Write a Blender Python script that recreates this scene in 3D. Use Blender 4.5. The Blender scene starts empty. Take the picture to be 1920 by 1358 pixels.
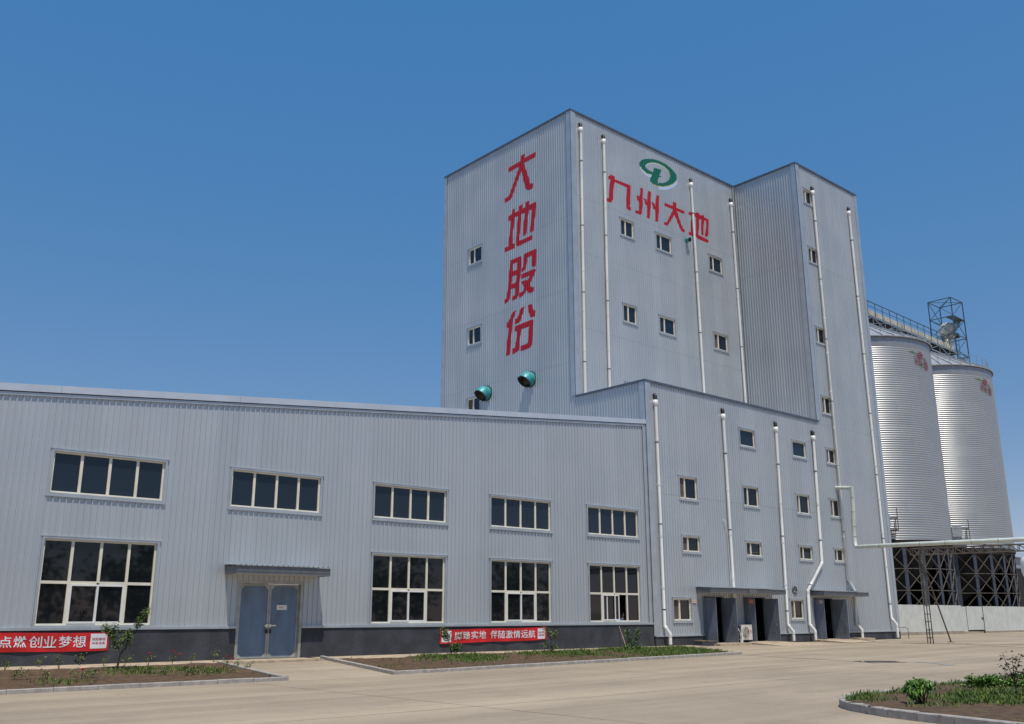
import bpy, math, random
from mathutils import Vector, Matrix
from mathutils.geometry import tessellate_polygon
random.seed(7)
SC = bpy.context.scene
COL = SC.collection
# ------------------------------------------------------------------ camera
F_PX, PITCH, YAW, ROLL = 1797.108, math.radians(14.92755), math.radians(48.50306), math.radians(-0.140117)
CAM = Vector((0.0, -32.026, 1.4))
_fw = Vector((math.cos(PITCH)*math.cos(YAW), math.cos(PITCH)*math.sin(YAW), math.sin(PITCH)))
_r = Vector((math.sin(YAW), -math.cos(YAW), 0.0)); _u = _r.cross(_fw)
_c, _s = math.cos(ROLL), math.sin(ROLL)
RT, UP = _c*_r + _s*_u, -_s*_r + _c*_u
cd = bpy.data.cameras.new('camera'); cam = bpy.data.objects.new('camera', cd); COL.objects.link(cam)
cd.sensor_fit = 'HORIZONTAL'; cd.sensor_width = 36.0; cd.lens = F_PX/1920*36.0
cd.clip_start = 0.1; cd.clip_end = 3000
M3 = Matrix((RT, UP, -_fw)).transposed()
cam.matrix_world = Matrix.Translation(CAM) @ M3.to_4x4()
SC.camera = cam
# ------------------------------------------------------------------ light
SUN = Vector((-0.33, -0.88, 2.42)).normalized()          # towards the sun
EL = math.asin(SUN.z)
w = bpy.data.worlds.new('World'); SC.world = w; w.use_nodes = True
nt = w.node_tree; bg = nt.nodes['Background']
sky = nt.nodes.new('ShaderNodeTexSky'); sky.sky_type = 'NISHITA'; sky.sun_disc = False
sky.sun_elevation = EL; sky.sun_rotation = math.atan2(SUN.x, SUN.y)
sky.altitude = 2000; sky.air_density = 1.0; sky.dust_density = 0.0; sky.ozone_density = 6.0
gr = nt.nodes.new('ShaderNodeVectorMath'); gr.operation = 'MULTIPLY_ADD'          # deep, polarised blue of the photograph
gr.inputs[1].default_value = (1.10, .62, .30); gr.inputs[2].default_value = (-.12, 1.25, 3.75)
nt.links.new(sky.outputs[0], gr.inputs[0]); nt.links.new(gr.outputs[0], bg.inputs[0]); bg.inputs[1].default_value = 0.10
sl = bpy.data.lights.new('sun', 'SUN'); so = bpy.data.objects.new('sun', sl); COL.objects.link(so)
sl.energy = 3.85; sl.angle = math.radians(0.53); sl.color = (1.0, 0.935, 0.83)
so.rotation_euler = SUN.to_track_quat('Z', 'Y').to_euler()
SC.view_settings.view_transform = 'Standard'; SC.view_settings.look = 'None'
SC.view_settings.exposure = 0.0; SC.view_settings.gamma = 1.0
SC.cycles.max_bounces = 8; SC.cycles.glossy_bounces = 4; SC.cycles.diffuse_bounces = 3
SC.cycles.sample_clamp_indirect = 6.0
# ------------------------------------------------------------------ photograph pixel -> real plane
def ray(x, y): return _fw + RT*((x-960)/F_PX) - UP*((y-679)/F_PX)
def onY(x, y, Y=0.0): d = ray(x, y); return CAM + d*((Y-CAM.y)/d.y)
def onX(x, y, X): d = ray(x, y); return CAM + d*((X-CAM.x)/d.x)
def onZ(x, y, Z): d = ray(x, y); return CAM + d*((Z-CAM.z)/d.z)
def lerp(a, b, t): return a+(b-a)*t
def interp(x, xs, ys):
    if x <= xs[0]: return ys[0]
    for i in range(1, len(xs)):
        if x <= xs[i]: return lerp(ys[i-1], ys[i], (x-xs[i-1])/(xs[i]-xs[i-1]))
    return ys[-1]
def gz(X, Y):                                            # the yard falls gently away from the buildings
    return -interp(X, [0, 16, 36, 56], [.34, .33, .18, 0.0])*min(1, max(0, (-Y-.6)/5.4))
def onG(x, y):
    Z = 0.0
    for _ in range(40):
        P = onZ(x, y, Z); Z = .5*Z + .5*gz(P.x, P.y)
    return P
# ------------------------------------------------------------------ mesh builder
class MB:
    def __init__(s): s.v, s.f, s.sm = [], [], []
    def add(s, vs, fs, smooth=False):
        o = len(s.v); s.v += [tuple(p) for p in vs]; s.f += [tuple(i+o for i in f) for f in fs]; s.sm += [smooth]*len(fs); return s
    def para(s, O, U, V, W):
        O, U, V, W = map(Vector, (O, U, V, W))
        P = [O, O+U, O+U+V, O+V, O+W, O+U+W, O+U+V+W, O+V+W]
        fs = [(0,3,2,1), (4,5,6,7), (0,1,5,4), (1,2,6,5), (2,3,7,6), (3,0,4,7)]
        if U.cross(V).dot(W) < 0: fs = [f[::-1] for f in fs]
        return s.add(P, fs)
    def box(s, a, b):
        a, b = [min(x, y) for x, y in zip(a, b)], [max(x, y) for x, y in zip(a, b)]
        return s.para(a, (b[0]-a[0],0,0), (0,b[1]-a[1],0), (0,0,b[2]-a[2]))
    def bar(s, a, b, wd, h=None, up=(0,0,1)):            # square bar between two points
        a, b = Vector(a), Vector(b); h = h or wd; d = (b-a).normalized(); up = Vector(up)
        if abs(d.dot(up)) > .98: up = Vector((1,0,0))
        x = d.cross(up).normalized(); y = x.cross(d)
        return s.para(a-x*wd/2-y*h/2, b-a, x*wd, y*h)
    def tube(s, path, r, seg=10, caps=True, smooth=True):
        path = [Vector(p) for p in path]; n = len(path); rs = r if isinstance(r, (list, tuple)) else [r]*n
        vs, fs = [], []; pu = None
        for i, p in enumerate(path):
            t = ((path[i]-path[i-1]).normalized() if i else Vector()) + ((path[i+1]-path[i]).normalized() if i < n-1 else Vector())
            t.normalize()
            if pu is None: pu = t.orthogonal().normalized()
            x = (pu - t*pu.dot(t)).normalized(); pu = x; y = t.cross(x)
            k = 1.0
            if 0 < i < n-1:
                cs = max(.4, t.dot((path[i]-path[i-1]).normalized())); k = 1/cs**.5
            for j in range(seg):
                a = 2*math.pi*j/seg; vs.append(p+(x*math.cos(a)+y*math.sin(a))*rs[i]*k)
        for i in range(n-1):
            for j in range(seg):
                a, b = i*seg+j, i*seg+(j+1) % seg; fs.append((a, b, b+seg, a+seg))
        s.add(vs, fs, smooth)
        if caps: s.add(vs[:seg], [tuple(range(seg))[::-1]]); s.add(vs[-seg:], [tuple(range(seg))])
        return s
    def lathe(s, c, prof, seg=32, a0=0, a1=2*math.pi, smooth=True, axis=2):
        full = abs(a1-a0-2*math.pi) < 1e-6; m = seg if full else seg+1; vs, fs = [], []
        for r_, z_ in prof:
            for j in range(m):
                a = a0+(a1-a0)*j/seg; vs.append((c[0]+r_*math.cos(a), c[1]+r_*math.sin(a), c[2]+z_))
        for i in range(len(prof)-1):
            for j in range(seg):
                j2 = (j+1) % m; fs.append((i*m+j, i*m+j2, (i+1)*m+j2, (i+1)*m+j))
        return s.add(vs, fs, smooth)
    def build(s, name, m, parent=None, **kw):
        me = bpy.data.meshes.new(name); me.from_pydata(s.v, [], s.f); me.materials.append(m)
        me.polygons.foreach_set('use_smooth', s.sm); me.update()
        o = bpy.data.objects.new(name, me); COL.objects.link(o)
        if parent is not None:
            o.parent = parent; o.location = -WL.get(parent.name, Vector())
            WL[o.name] = Vector()
        else: WL[o.name] = Vector()
        for k, v in kw.items(): o[k] = v
        return o
WL = {}
def thing(name, loc, label, cat, group=None):
    o = bpy.data.objects.new(name, None); COL.objects.link(o); o.location = loc; o.empty_display_size = .3
    WL[o.name] = Vector(loc); o['label'] = label; o['category'] = cat
    if group: o['group'] = group
    return o
def tag(o, label, cat, group=None):
    o['label'] = label; o['category'] = cat
    if group: o['group'] = group
    return o
def copy_thing(root, loc, label=None, rz=0.0, sc=1.0):
    c = root.copy(); COL.objects.link(c); c.location = loc; c.rotation_euler = (0, 0, rz); c.scale = (sc,)*3
    if label: c['label'] = label
    for ch in list(root.children):
        d = ch.copy(); COL.objects.link(d); d.parent = c
        for g in list(ch.children):
            e = g.copy(); COL.objects.link(e); e.parent = d
    return c
# ------------------------------------------------------------------ materials
def mat(name, col, rough=.6, metal=0.0, var=0.0, vscale=3.0, stretch=(1,1,1), bump=0.0, bscale=20.0, spec=.5, col2=None, fac=(.4,.62), detail=5):
    m = bpy.data.materials.new(name); m.use_nodes = True; n, l = m.node_tree.nodes, m.node_tree.links
    b = n['Principled BSDF']; b.inputs['Base Color'].default_value = (*col, 1); b.inputs['Roughness'].default_value = rough
    b.inputs['Metallic'].default_value = metal; b.inputs['Specular IOR Level'].default_value = spec
    if var or col2 or bump:
        g = n.new('ShaderNodeNewGeometry'); mp = n.new('ShaderNodeMapping'); mp.inputs['Scale'].default_value = stretch
        l.new(g.outputs['Position'], mp.inputs['Vector'])
    if var or col2:
        t = n.new('ShaderNodeTexNoise'); t.inputs['Scale'].default_value = vscale; t.inputs['Detail'].default_value = detail
        l.new(mp.outputs[0], t.inputs['Vector'])
        rp = n.new('ShaderNodeValToRGB'); c2 = col2 or tuple(max(0, c*(1-var)) for c in col); c1 = col if col2 else tuple(c*(1+var) for c in col)
        rp.color_ramp.elements[0].position, rp.color_ramp.elements[1].position = fac
        rp.color_ramp.elements[0].color = (*c2, 1); rp.color_ramp.elements[1].color = (*c1, 1)
        l.new(t.outputs['Fac'], rp.inputs[0]); l.new(rp.outputs[0], b.inputs['Base Color'])
    if bump:
        t2 = n.new('ShaderNodeTexNoise'); t2.inputs['Scale'].default_value = bscale; t2.inputs['Detail'].default_value = 4
        l.new(mp.outputs[0], t2.inputs['Vector'])
        bp = n.new('ShaderNodeBump'); bp.inputs['Strength'].default_value = bump; bp.inputs['Distance'].default_value = .05
        l.new(t2.outputs['Fac'], bp.inputs['Height']); l.new(bp.outputs[0], b.inputs['Normal'])
    return m
def metal_sheet(name, col, rough, metal, panel=.8):
    """Painted sheet: sheet-to-sheet tone steps, rain streaks running down, faint oil-canning."""
    m = mat(name, col, rough, metal); n, l = m.node_tree.nodes, m.node_tree.links; b = n['Principled BSDF']
    g = n.new('ShaderNodeNewGeometry'); sx = n.new('ShaderNodeSeparateXYZ'); l.new(g.outputs['Position'], sx.inputs[0])
    ad = n.new('ShaderNodeMath'); ad.operation = 'ADD'; l.new(sx.outputs[0], ad.inputs[0]); l.new(sx.outputs[1], ad.inputs[1])
    dv = n.new('ShaderNodeMath'); dv.operation = 'DIVIDE'; l.new(ad.outputs[0], dv.inputs[0]); dv.inputs[1].default_value = panel
    fl = n.new('ShaderNodeMath'); fl.operation = 'FLOOR'; l.new(dv.outputs[0], fl.inputs[0])
    wn = n.new('ShaderNodeTexWhiteNoise'); wn.noise_dimensions = '1D'; l.new(fl.outputs[0], wn.inputs['W'])
    mp = n.new('ShaderNodeMapping'); mp.inputs['Scale'].default_value = (5, 5, .18); l.new(g.outputs['Position'], mp.inputs['Vector'])
    st = n.new('ShaderNodeTexNoise'); st.inputs['Scale'].default_value = 1.0; st.inputs['Detail'].default_value = 6; l.new(mp.outputs[0], st.inputs['Vector'])
    cl = n.new('ShaderNodeTexNoise'); cl.inputs['Scale'].default_value = .35; cl.inputs['Detail'].default_value = 3; l.new(g.outputs['Position'], cl.inputs['Vector'])
    def mr(src, lo, hi, a=0.0, c=1.0):
        q = n.new('ShaderNodeMapRange'); q.inputs[1].default_value = a; q.inputs[2].default_value = c; q.inputs[3].default_value = lo; q.inputs[4].default_value = hi
        l.new(src, q.inputs[0]); return q.outputs[0]
    def mul(a, c):
        q = n.new('ShaderNodeMath'); q.operation = 'MULTIPLY'; l.new(a, q.inputs[0]); l.new(c, q.inputs[1]); return q.outputs[0]
    v = mul(mul(mr(wn.outputs['Value'], .965, 1.035), mr(st.outputs['Fac'], .965, 1.02, .3, .7)), mr(cl.outputs['Fac'], .97, 1.03, .3, .7))
    sc = n.new('ShaderNodeVectorMath'); sc.operation = 'SCALE'; sc.inputs[0].default_value = col; l.new(v, sc.inputs['Scale'])
    l.new(sc.outputs[0], b.inputs['Base Color'])
    l.new(mr(cl.outputs['Fac'], rough-.05, rough+.08, .3, .7), b.inputs['Roughness'])
    oc = n.new('ShaderNodeTexNoise'); oc.inputs['Scale'].default_value = 1.0; oc.inputs['Detail'].default_value = 2
    mp2 = n.new('ShaderNodeMapping'); mp2.inputs['Scale'].default_value = (3, 3, .9); l.new(g.outputs['Position'], mp2.inputs['Vector']); l.new(mp2.outputs[0], oc.inputs['Vector'])
    bp = n.new('ShaderNodeBump'); bp.inputs['Strength'].default_value = .25; bp.inputs['Distance'].default_value = .03
    l.new(oc.outputs['Fac'], bp.inputs['Height']); l.new(bp.outputs[0], b.inputs['Normal'])
    return m
M = {
 'sheet': metal_sheet('silver_grey_sheet', (.505, .535, .56), .33, .36),
 'trim': mat('grey_flashing', (.50, .53, .555), .38, .5, var=.06, vscale=1.5),
 'trim_dark': mat('dark_blue_coping', (.10, .13, .18), .45, .2, var=.1),
 'coping': mat('pale_blue_coping', (.66, .69, .73), .38, .45, var=.05, vscale=.8),
 'gap': mat('shadow_gap', (.03, .035, .04), .8),
 'inner': mat('added_backing', (.10, .10, .10), .9),
 'cream': mat('cream_upvc', (.78, .73, .60), .45, var=.05, vscale=2.5),
 'white': mat('white_upvc', (.80, .79, .75), .4, var=.04, vscale=2),
 'glass': mat('dark_glass', (.008, .010, .013), .03, spec=.5),
 'glass_sky': mat('painted_sky_glass', (.012, .020, .032), .03, spec=.55),  # sky reflected in the upper windows is put into this blue
 'screen': mat('brown_insect_screen', (.10, .075, .06), .8, var=.15, vscale=4),
 'plinth': mat('slate_blue_render', (.047, .050, .060), .85, var=.22, vscale=1.3, bump=.25, bscale=9),
 'pvc': mat('white_pvc_pipe', (.78, .77, .74), .35, var=.07, vscale=1.2, stretch=(1,1,.4)),
 'pvc_dark': mat('black_pipe_elbow', (.02, .02, .022), .5),
 'door': mat('blue_grey_door_paint', (.150, .175, .225), .5, .1, var=.14, vscale=2.2, stretch=(2,2,.5)),
 'door_blue': mat('worn_blue_door_sheet', (.17, .25, .36), .55, .1, col2=(.13, .17, .22), vscale=1.6, stretch=(2.5,2.5,.8), fac=(.3,.75)),
 'door_frame': mat('weathered_door_frame', (.40, .40, .37), .5, .3, var=.12),
 'steel': mat('bare_steel', (.35, .35, .36), .4, .8),
 'fascia': mat('grey_canopy_fascia', (.17, .175, .185), .45, .3, var=.08),
 'concrete': None,
 'step': mat('step_concrete', (.44, .35, .25), .9, var=.18, vscale=3, bump=.2),
 'kerb': mat('granite_kerb', (.36, .33, .30), .8, var=.14, vscale=6, bump=.1, bscale=40),
 'soil': mat('brown_soil', (.125, .075, .038), .95, col2=(.065, .038, .02), vscale=5, bump=1.0, bscale=14, fac=(.35,.65)),
 'leaf': mat('leaf_green', (.12, .185, .04), .5, var=.5, vscale=9),
 'leaf_lush': mat('lush_leaf_green', (.10, .205, .024), .5, var=.5, vscale=9),
 'leaf_dark': mat('dark_purple_leaf', (.035, .022, .018), .55, var=.4, vscale=12),
 'grass': mat('grass_green', (.145, .20, .028), .6, col2=(.065, .125, .018), vscale=2.5),
 'bark': mat('dark_bark', (.055, .04, .03), .9, var=.3, vscale=20, bump=.5, bscale=40),
 'stem': mat('green_stem', (.09, .10, .035), .7),
 'petal': mat('red_petals', (.62, .015, .03), .5, var=.2, vscale=30),
 'banner': mat('red_banner_cloth', (.58, .012, .014), .7, var=.12, vscale=2),
 'banner_white': mat('white_banner_print', (.74, .74, .78), .7),
 'sign_red': mat('crimson_sign_paint', (.43, .006, .025), .55, var=.05, vscale=2),
 'maroon': mat('faded_maroon_paint', (.25, .07, .09), .6),
 'logo_green': mat('green_logo_paint', (.005, .145, .105), .5, var=.05),
 'logo_blue': mat('pale_blue_logo_paint', (.48, .62, .80), .5),
 'logo_gold': mat('gold_logo_line', (.60, .52, .10), .5),
 'teal': mat('teal_duct_paint', (.05, .36, .38), .45, .1, col2=(.03, .22, .24), vscale=3, fac=(.25,.6)),
 'rust': mat('rusty_inside', (.05, .03, .022), .9, var=.4, vscale=5),
 'galv': None,
 'silo_roof': mat('silo_roof_sheet', (.50, .51, .52), .45, .6, var=.08),
 'silo_steel': mat('blue_grey_steel', (.075, .085, .115), .5, .3, var=.15),
 'dark_steel': mat('shade_dark_steel', (.016, .015, .015), .8, .0, var=.3, vscale=.6),  # near-black: the shade below the silos is put into the colour
 'lattice': mat('blue_green_lattice', (.07, .12, .15), .5, .3),
 'rail': mat('galvanised_rail', (.36, .42, .45), .45, .5),
 'casing': mat('cream_conveyor_casing', (.62, .58, .48), .5, .2, var=.15, vscale=1.5),
 'pale_pipe': mat('pale_green_pipe', (.60, .645, .58), .4, .1, var=.08, vscale=1.5),
 'ring': mat('silo_top_ring', (.30, .32, .35), .45, .4, var=.06),
 'grate': mat('worn_grate_iron', (.17, .165, .155), .6, .3, var=.2),
 'fan_ring': mat('rusty_teal_ring', (.05, .16, .17), .6, .2, col2=(.10, .06, .04), vscale=7, fac=(.35,.65)),
 'core': mat('weathered_core_pipe', (.10, .11, .105), .6, .2, var=.2),
 'pole': mat('rusty_grey_pole', (.15, .14, .12), .7, .2, col2=(.10, .065, .045), vscale=5, fac=(.3,.6)),
 'fence': mat('pale_fence_sheet', (.66, .67, .62), .5, .1, var=.06, vscale=1.2),
 'fence_base': mat('fence_base_concrete', (.34, .29, .23), .9, var=.15),
 'ac': mat('cream_ac_case', (.70, .67, .60), .45),
 'ac_dark': mat('dark_grille', (.05, .05, .05), .6),
 'ac_fan': mat('grey_fan', (.28, .27, .25), .5),
 'red': mat('red_mark', (.60, .02, .02), .5),
 'pink': mat('faded_pink_plate', (.66, .47, .40), .6),
 'orange': mat('orange_red_plate', (.72, .16, .07), .6),
 'paper': mat('white_paper', (.78, .77, .72), .8),
 'ink': mat('faded_yellow_ink', (.55, .42, .25), .8),
 'wood': mat('bare_wood', (.40, .27, .15), .8, var=.2, vscale=8),
 'block': mat('dark_painted_block', (.045, .05, .06), .9, var=.3, vscale=6, bump=.3),
 'block_top': mat('mossy_block_top', (.20, .17, .10), .95, var=.3, vscale=8),
 'skin': mat('skin', (.36, .20, .13), .6), 'hair': mat('black_hair', (.012, .011, .011), .6),
 'shirt': mat('blue_work_shirt', (.02, .14, .36), .8), 'trousers': mat('dark_trousers', (.03, .03, .04), .8),
 'tank': mat('white_tank', (.74, .73, .70), .4), 'shed': mat('shed_sheet', (.42, .45, .47), .5, .2, var=.08),
 'joint': mat('dark_joint', (.05, .047, .045), .9), 'wet': mat('damp_concrete', (.33, .32, .28), .35),
 'iron': mat('cast_iron', (.05, .05, .05), .6, .5, var=.2),
}
def yard_material():
    m = mat('yard_concrete', (.380, .305, .220), .85); n, l = m.node_tree.nodes, m.node_tree.links; b = n['Principled BSDF']
    g = n.new('ShaderNodeNewGeometry')
    def noise(scale, sx, sy, rot, det=5):
        mp = n.new('ShaderNodeMapping'); mp.inputs['Scale'].default_value = (sx, sy, 1); mp.inputs['Rotation'].default_value = (0, 0, rot)
        t = n.new('ShaderNodeTexNoise'); t.inputs['Scale'].default_value = scale; t.inputs['Detail'].default_value = det
        l.new(g.outputs['Position'], mp.inputs[0]); l.new(mp.outputs[0], t.inputs['Vector']); return t.outputs['Fac']
    def mr(src, lo, hi, a=.3, c=.7):
        q = n.new('ShaderNodeMapRange'); q.inputs[1].default_value = a; q.inputs[2].default_value = c; q.inputs[3].default_value = lo; q.inputs[4].default_value = hi
        l.new(src, q.inputs[0]); return q.outputs[0]
    def mul(a, c):
        q = n.new('ShaderNodeMath'); q.operation = 'MULTIPLY'; l.new(a, q.inputs[0]); l.new(c, q.inputs[1]); return q.outputs[0]
    v = mul(mul(mr(noise(.16, 1, 1, 0), .86, 1.10), mr(noise(1.0, .05, .75, .05, 6), .80, 1.08)), mul(mr(noise(1.0, .10, 2.2, -.12, 4), .90, 1.05), mr(noise(9, 1, 1, 0), .95, 1.05)))
    v = mul(mul(v, mr(noise(.55, 1, 1, .3, 7), .90, 1.0, .33, .46)), mul(mr(noise(2.6, .6, 1, .7, 8), .93, 1.0, .34, .44), mr(noise(60, 1, 1, 0, 2), .93, 1.06)))
    sc = n.new('ShaderNodeVectorMath'); sc.operation = 'SCALE'; sc.inputs[0].default_value = (.380, .305, .220); l.new(v, sc.inputs['Scale'])
    l.new(sc.outputs[0], b.inputs['Base Color'])
    bp = n.new('ShaderNodeBump'); bp.inputs['Strength'].default_value = .12; bp.inputs['Distance'].default_value = .02
    l.new(noise(25, 1, 1, 0), bp.inputs['Height']); l.new(bp.outputs[0], b.inputs['Normal'])
    return m
M['concrete'] = yard_material()
def galv_material():
    m = mat('galvanised_silo_sheet', (.52, .53, .53), .40, .66); n, l = m.node_tree.nodes, m.node_tree.links; b = n['Principled BSDF']
    tc = n.new('ShaderNodeTexCoord'); sx = n.new('ShaderNodeSeparateXYZ'); l.new(tc.outputs['Object'], sx.inputs[0])
    at = n.new('ShaderNodeMath'); at.operation = 'ARCTAN2'; l.new(sx.outputs[1], at.inputs[0]); l.new(sx.outputs[0], at.inputs[1])
    def op(o, a, val=None, bb=None):
        q = n.new('ShaderNodeMath'); q.operation = o; l.new(a, q.inputs[0])
        if bb is not None: l.new(bb, q.inputs[1])
        elif val is not None: q.inputs[1].default_value = val
        return q.outputs[0]
    row = op('FLOOR', op('DIVIDE', sx.outputs[2], 1.12))
    stag = op('MULTIPLY', op('MODULO', row, 2.0), .5)
    colu = op('FLOOR', op('ADD', op('MULTIPLY', at.outputs[0], 2.55), None, stag))
    cb = n.new('ShaderNodeCombineXYZ'); l.new(row, cb.inputs[0]); l.new(colu, cb.inputs[1])
    wn = n.new('ShaderNodeTexWhiteNoise'); wn.noise_dimensions = '2D'; l.new(cb.outputs[0], wn.inputs['Vector'])
    q = n.new('ShaderNodeMapRange'); q.inputs[3].default_value = .965; q.inputs[4].default_value = 1.02; l.new(wn.outputs['Value'], q.inputs[0])
    sc = n.new('ShaderNodeVectorMath'); sc.operation = 'SCALE'; sc.inputs[0].default_value = (.52, .53, .53); l.new(q.outputs[0], sc.inputs['Scale'])
    l.new(sc.outputs[0], b.inputs['Base Color'])
    q2 = n.new('ShaderNodeMapRange'); q2.inputs[3].default_value = .385; q2.inputs[4].default_value = .42; l.new(wn.outputs['Value'], q2.inputs[0])
    l.new(q2.outputs[0], b.inputs['Roughness'])
    return m
M['galv'] = galv_material()
# ------------------------------------------------------------------ wall planes
class Plane:
    """A wall plane: u runs to the right seen from outside, n points outside."""
    def __init__(s, O, U, N): s.O, s.U, s.N = Vector(O), Vector(U), Vector(N)
    def P(s, u, z, n=0.0): return s.O + s.U*u + s.N*n + Vector((0, 0, z))
    def px(s, x, y, n=0.0):
        if abs(s.N.y) > .5: p = onY(x, y, s.O.y + s.N.y*n)
        else: p = onX(x, y, s.O.x + s.N.x*n)
        return ((p-s.O).dot(s.U), p.z)
    def box(s, mb, u0, u1, z0, z1, n0, n1):
        mb.para(s.P(u0, z0, n0), s.U*(u1-u0), Vector((0, 0, z1-z0)), s.N*(n1-n0)); return mb
PW = Plane((0, 0, 0), (1,0,0), (0,-1,0))          # warehouse front
PM = Plane((0, -.06, 0), (1,0,0), (0,-1,0))       # lower block and stair tower front
PT = Plane((0, 5.0, 0), (1,0,0), (0,-1,0))        # tall tower front
PTL = Plane((37.55, 0, 0), (0,-1,0), (-1,0,0))    # tall tower and lower block left side
PSL = Plane((54.1, 0, 0), (0,-1,0), (-1,0,0))     # stair tower left side
PITCHW = .2
PROF = [(0, 0), (.118, 0), (.130, .036), (.164, .036), (.176, 0)]
def rib(u):
    t = (u % PITCHW)
    for (a, h), (b, k) in zip(PROF, PROF[1:]+[(PITCHW, 0)]):
        if a <= t <= b: return lerp(h, k, (t-a)/(b-a))
    return 0.0
def breaks(u0, u1, extra=()):
    k = math.floor(u0/PITCHW); us = {round(u0, 4), round(u1, 4)}
    while k*PITCHW < u1:
        for a, _ in PROF:
            q = round(k*PITCHW+a, 4)
            if u0 < q < u1: us.add(q)
        k += 1
    for e in extra:
        if u0 < e < u1: us.add(round(e, 4))
    return sorted(us)
def corrugated(mb, pl, u0, u1, z0, ztop, openings=(), seams=()):
    """Ribbed sheet wall with real openings; thin lap gaps at the seams."""
    ex = [e for o in openings for e in o[:2]]; us = breaks(u0, u1, ex)
    zt = ztop if callable(ztop) else (lambda u: ztop)
    for a, b in zip(us, us[1:]):
        if b-a < 1e-4: continue
        mid = (a+b)/2; ha, hb = rib(a+1e-6), rib(b-1e-6); cuts = [(o[2], o[3]) for o in openings if o[0] < mid < o[1]] + [(s_-.004, s_+.004) for s_ in seams]
        cuts.sort(); z = z0; segs = []
        for c0, c1 in cuts:
            if c0 > z: segs.append((z, c0))
            z = max(z, c1)
        segs.append((z, None))
        for s0, s1 in segs:
            za, zb = (zt(a), zt(b)) if s1 is None else (s1, s1)
            mb.add([pl.P(a, s0, ha), pl.P(b, s0, hb), pl.P(b, zb, hb), pl.P(a, za, ha)], [(0, 1, 2, 3)])
    return mb
def paint(mb, pl, poly, off):
    """A painted shape that follows the ribs of the sheet."""
    pts = [Vector((u, z, 0)) for u, z in poly]
    for tri in tessellate_polygon([pts]):
        T = [(pts[i].x, pts[i].y) for i in tri]
        lo, hi = min(p[0] for p in T), max(p[0] for p in T); bs = breaks(lo, hi)
        for a, b in zip(bs, bs[1:]):
            if b-a < 1e-4: continue
            q = T
            for lim, sg in ((a, 1), (b, -1)):
                out = []
                for i in range(len(q)):
                    p0, p1 = q[i-1], q[i]; i0, i1 = (p0[0]-lim)*sg >= -1e-7, (p1[0]-lim)*sg >= -1e-7
                    if i0 != i1:
                        t = (lim-p0[0])/(p1[0]-p0[0]); out.append((lim, lerp(p0[1], p1[1], t)))
                    if i1: out.append(p1)
                q = out
                if len(q) < 3: break
            if len(q) < 3: continue
            if sum(q[i-1][0]*q[i][1]-q[i][0]*q[i-1][1] for i in range(len(q))) < 0: q = q[::-1]
            eps = 1e-6
            mb.add([pl.P(u, z, lerp(rib(a+eps), rib(b-eps), (u-a)/(b-a))+off) for u, z in q], [tuple(range(len(q)))])
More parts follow.
